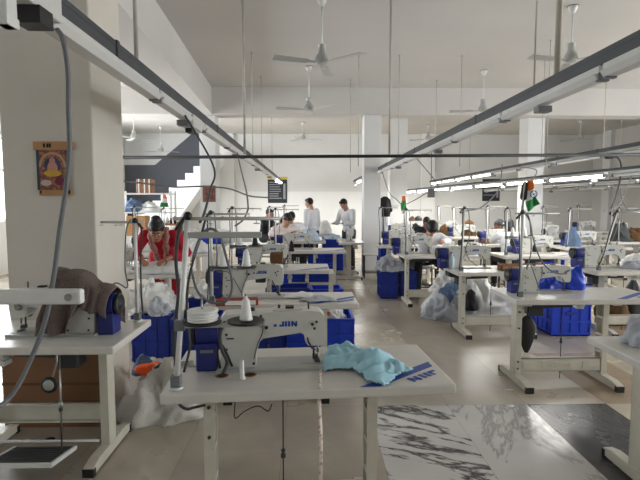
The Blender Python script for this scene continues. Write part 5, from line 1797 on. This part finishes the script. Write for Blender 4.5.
YS = 10.2
xa, xb = at(113, 0, YS).x, at(166, 0, YS).x
za, zb, zc = at(140, 212, YS).z, at(140, 193, YS).z, at(140, 236, YS).z
rack('white shelf rack of cloth and boxes below the stairs', xa, xb, YS, [0.25, zc, za, zb])
m = MB(); q = at(147, 193, YS); m.box(-0.16, 0.16, -0.14, 0.14, 0, 0.29); o = m.build('carton', M_woodb, None, 0.02, (q.x - 0.08, YS + 0.17, zb + 0.001)); tag(o, 'brown carton tied with string on the top shelf', 'box')
m = MB()
for k in (-0.1, 0.02, 0.12): m.box(k - 0.012, k + 0.012, -0.143, 0.143, 0.0, 0.293)
m.build('string', M_paper, o)
heap('garment_pile', M_denim, (at(131, 200, YS).x, YS + 0.17, za + 0.001), 0.16, 0.15, 0.24, 91, na=36, nr=12, label='dark cloth bundle on the middle shelf of the rack', cat='garments')
heap('garment_pile', M_clothw, (at(145, 200, YS).x, YS + 0.17, za + 0.001), 0.22, 0.15, 0.20, 92, na=36, nr=12, label='white cloth bundle on the middle shelf of the rack', cat='garments')
m = MB(); m.box(-0.2, 0.2, -0.15, 0.15, 0, 0.42); o = m.build('carton', M_card, None, 0.005, (at(129, 0, YS).x, YS + 0.17, zc + 0.001)); tag(o, 'tan carton on the lower shelf beside the big column', 'box')
heap('garment_pile', M_crate, (at(150, 0, YS).x, YS + 0.17, zc + 0.001), 0.2, 0.15, 0.18, 93, na=36, nr=12, label='blue cloth on the lower shelf behind the woman', cat='garments')
# small shelf with jars right of the woman
YS = 9.6
q0, q1 = at(160, 224, YS), at(178, 224, YS)
rack('small brown shelf of bottles right of the woman in red', q0.x, q1.x, YS, [0.5, q0.z], M_woodb, 0.25)
for k, px in enumerate((164, 167.5, 171, 175)):
    q = at(px, 224, YS + 0.1)
    b = MB(); b.lathe([(0.03, 0), (0.032, 0.05 + 0.02 * (k % 2)), (0.014, 0.09 + 0.03 * (k % 2)), (0.014, 0.12 + 0.03 * (k % 2))], (0, 0, 0), 12)
    o = b.build('bottle', (M_black, M_white, M_conebr, M_black)[k], None, 0, (q.x, YS + 0.1, q0.z + 0.001))
    tag(o, ('leftmost dark bottle', 'small white bottle', 'brown bottle', 'rightmost dark bottle')[k] + ' on the small brown shelf', 'bottle', 'bottles on the small shelf')
# pale overhead shelf of the next machine line, seen over the second stand
# racks right of the columns
YS = 12.6
q0, q1 = at(406, 221, YS), at(424, 221, YS)
rack('white rack of dark bundles right of the columns', q0.x, q1.x, YS, [0.4, at(410, 229, YS).z, q0.z], M_white, 0.3)
for k, (px, py, w_) in enumerate(((412, 221, 0.08), (418.5, 221, 0.11), (416, 229, 0.12))):
    q = at(px, py, YS + 0.13)
    heap('cloth_bundle', M_rubber if k else M_conebr, (q.x, YS + 0.13, (q0.z if k < 2 else at(410, 229, YS).z) + 0.001), w_, 0.10, 0.11, 101 + k, na=28, nr=10,
         label=('small brown bundle on top of the white rack', 'dark bundle on top of the white rack', 'dark bundle on the lower shelf of the white rack')[k], cat='cloth bundle')
for k, (px, py, rr, Yb, mm, lb) in enumerate(((443, 226, 0.13, 11.55, M_conebr, 'brown round bundle on a far table behind the seated worker'), (458, 224, 0.13, 11.3, M_rubber, 'left dark round bundle near the third stand'),
                                            (469, 224, 0.17, 11.3, M_conebr, 'right brown round bundle near the third stand'), (622, 233, 0.22, 9.7, M_rubber, 'dark bundle on the outermost table by the right wall'),
                                            (634, 233, 0.2, 9.75, M_conebr, 'brown bundle at the right edge on the outermost table'))):
    q = at(px, py, Yb)
    heap('cloth_bundle', mm, (q.x, Yb, 0.762), rr, rr * 0.8, rr * 1.9 if Yb > 10 else rr * 1.5, 111 + k, na=28, nr=10, fold=0.3, label=lb, cat='cloth bundle')
q = at(572, 228, 8.6)
heap('garment_pile', M_denim, (q.x, 8.55, 0.762), 0.12, 0.12, 0.28, 121, na=30, nr=12, label='pale blue cloth on the first table of the third row', cat='garments')
heap('garment_pile', M_clothw, (at(637, 262, 5.75).x, 5.7, 0.762), 0.2, 0.15, 0.14, 123, na=36, nr=12, label='white cloth at the right edge on the second row table', cat='garments')
heap('garment_pile', M_clothg, (at(608, 265, 5.7).x + 0.3, 5.6, 0.762), 0.16, 0.10, 0.10, 124, na=36, nr=12, label='grey cloth on the first table of the second row', cat='garments')
heap('garment_pile', M_clothw, (-0.35, 9.8, 0.762), 0.30, 0.17, 0.14, 125, na=40, nr=12, label='white and grey cloth under the two workers at the back', cat='garments')
heap('garment_pile', M_shirtb, (0.02, 9.85, 0.762), 0.2, 0.14, 0.20, 126, na=36, nr=12, label='pale blue cloth on the fifth left table', cat='garments')
heap('garment_pile', M_clothw, (0.36, 12.0, 0.762), 0.16, 0.15, 0.28, 127, na=36, nr=12, label='white pointed cloth heap right of the man at the back', cat='garments')
heap('garment_pile', M_shirtb, (0.52, 10.75, 0.732), 0.16, 0.16, 0.1, 128, na=36, nr=12, label='pale blue garments on the big blue crate at the back', cat='garments')
heap('garment_pile', M_conebr, (3.45, 9.2, 0.762), 0.14, 0.1, 0.08, 129, na=30, nr=10, label='brown work before the worker in the dark cap', cat='garments')
heap('garment_pile', M_denim, (3.28, 7.55, 0.762), 0.16, 0.10, 0.10, 130, na=30, nr=10, label='dark blue cloth left on the second table of the second row', cat='garments')
heap('garment_pile', M_clothw, (-1.86, 7.65, 0.762), 0.24, 0.18, 0.18, 131, na=40, nr=14, fold=0.45, label='white cloth on the third table beside the big column', cat='garments')
heap('garment_pile', M_clothw, (-1.7, 9.7, 0.762), 0.4, 0.2, 0.2, 132, na=40, nr=14, fold=0.45, label='white cloth heap below the far poster column', cat='garments')

for x, y, rx, ry, h_, mm, sd, lb in ((3.85, 5.98, 0.2, 0.12, 0.34, M_conebr, 301, 'brown cloth pile on the floor under the first table, second row right'),
                                     (4.15, 6.0, 0.14, 0.12, 0.42, M_rubber, 302, 'dark cloth pile near the right leg, first table of the second row'),
                                     (3.45, 7.45, 0.2, 0.16, 0.36, M_rubber, 303, 'dark cloth pile under the second table of the second row right'),
                                     (5.55, 9.0, 0.2, 0.16, 0.4, M_conebr, 304, 'brown cloth pile under the right end, first table of the third row'),
                                     (5.4, 10.45, 0.24, 0.16, 0.45, M_rubber, 305, 'dark cloth pile under the second table of the third row right'),
                                     (1.92, 9.35, 0.18, 0.12, 0.4, M_rubber, 306, 'dark cloth pile under the fifth table right of the aisle')):
    heap('garment_pile', mm, (x, y, 0), rx, ry, h_, sd, na=48, nr=18, label=lb, cat='garments')
# little scraps of lint on the floor
for k, (px, py) in enumerate(((391, 331), (399, 333), (386, 310), (509, 390), (510, 406), (392, 346), (428, 309), (27, 441), (50, 439))):
    q = gz(px, py, 0)
    heap('thread_scrap', M_clothw if k not in (8,) else M_black, (q.x, q.y, 0), 0.03, 0.018, 0.008, 200 + k, na=14, nr=5,
         label='tiny cloth scrap lying on the tiles ' + ('near the aisle end of the front table', 'beside the first scrap in the aisle', 'in the aisle before the seated worker', 'by the foot of the right table',
                'between the right table and the slate tile', 'left of the front table corner', 'beside the seated worker\'s table foot', 'above the left treadle', 'above the left treadle, black')[k], cat='scrap', group='floor scraps')

# ================================================================ lighting
w = bpy.data.worlds.new('sky'); bpy.context.scene.world = w
w.use_nodes = True
bg = w.node_tree.nodes['Background']
bg.inputs['Color'].default_value = (0.86, 0.93, 1.0, 1); bg.inputs['Strength'].default_value = 3.0


def window_light(x, y0, y1, sgn, power, col):
    l = bpy.data.lights.new('daylight', 'AREA'); l.shape = 'RECTANGLE'
    l.size = y1 - y0 - 0.1; l.size_y = WZ1 - WZ0 - 0.1
    l.energy = power; l.color = col
    o = bpy.data.objects.new('daylight', l); C.objects.link(o)
    o.location = (x, (y0 + y1) / 2, (WZ0 + WZ1) / 2)
    # the lamp shines along its own -z; turn it into the hall, long side along y
    o.rotation_euler = Matrix((Vector((0, 1, 0)), Vector((0, 0, 1)) * (1 if True else 1), Vector((1, 0, 0)) )).transposed().to_euler() if sgn < 0 else Matrix((Vector((0, -1, 0)), Vector((0, 0, 1)), Vector((-1, 0, 0)))).transposed().to_euler()
    return o


for k, (a, c) in enumerate(WL):
    window_light(XL - 0.35, a, c, 1, (30, 120, 230, 270)[k], (0.93, 0.97, 1.0))  # first lamp is added fill for the foreground, at the added opening
for k, (a, c) in enumerate(WR):
    window_light(XR + 0.35, a, c, -1, (60, 330, 230, 80)[k], (0.95, 0.98, 1.0))  # near lamps are added fill for the foreground and big column
for nm, x, y0, y1, rz_, turn, th, where, lit in RAILS:
    for a, c in lit:
        l = bpy.data.lights.new('tube_light', 'AREA'); l.shape = 'RECTANGLE'; l.size = 0.08; l.size_y = c - a
        l.energy = 10 * (c - a); l.color = (1.0, 0.98, 0.94)
        o = bpy.data.objects.new('tube_light', l); C.objects.link(o); o.location = (x - math.sin(R(turn)) * (a + c) / 2, (a + c) / 2, rz_ - 0.10); o.rotation_euler = (0, 0, R(turn))

sc = bpy.context.scene
sc.view_settings.view_transform = 'Standard'
sc.view_settings.look = 'None'
sc.view_settings.gamma = 1.0
sc.view_settings.use_curve_mapping = False
sc.view_settings.exposure = 0.24
sc.cycles.use_denoising = True
sc.cycles.max_bounces = 10
sc.cycles.diffuse_bounces = 3
sc.cycles.glossy_bounces = 4
sc.cycles.transparent_max_bounces = 8
sc.cycles.sample_clamp_indirect = 8.0
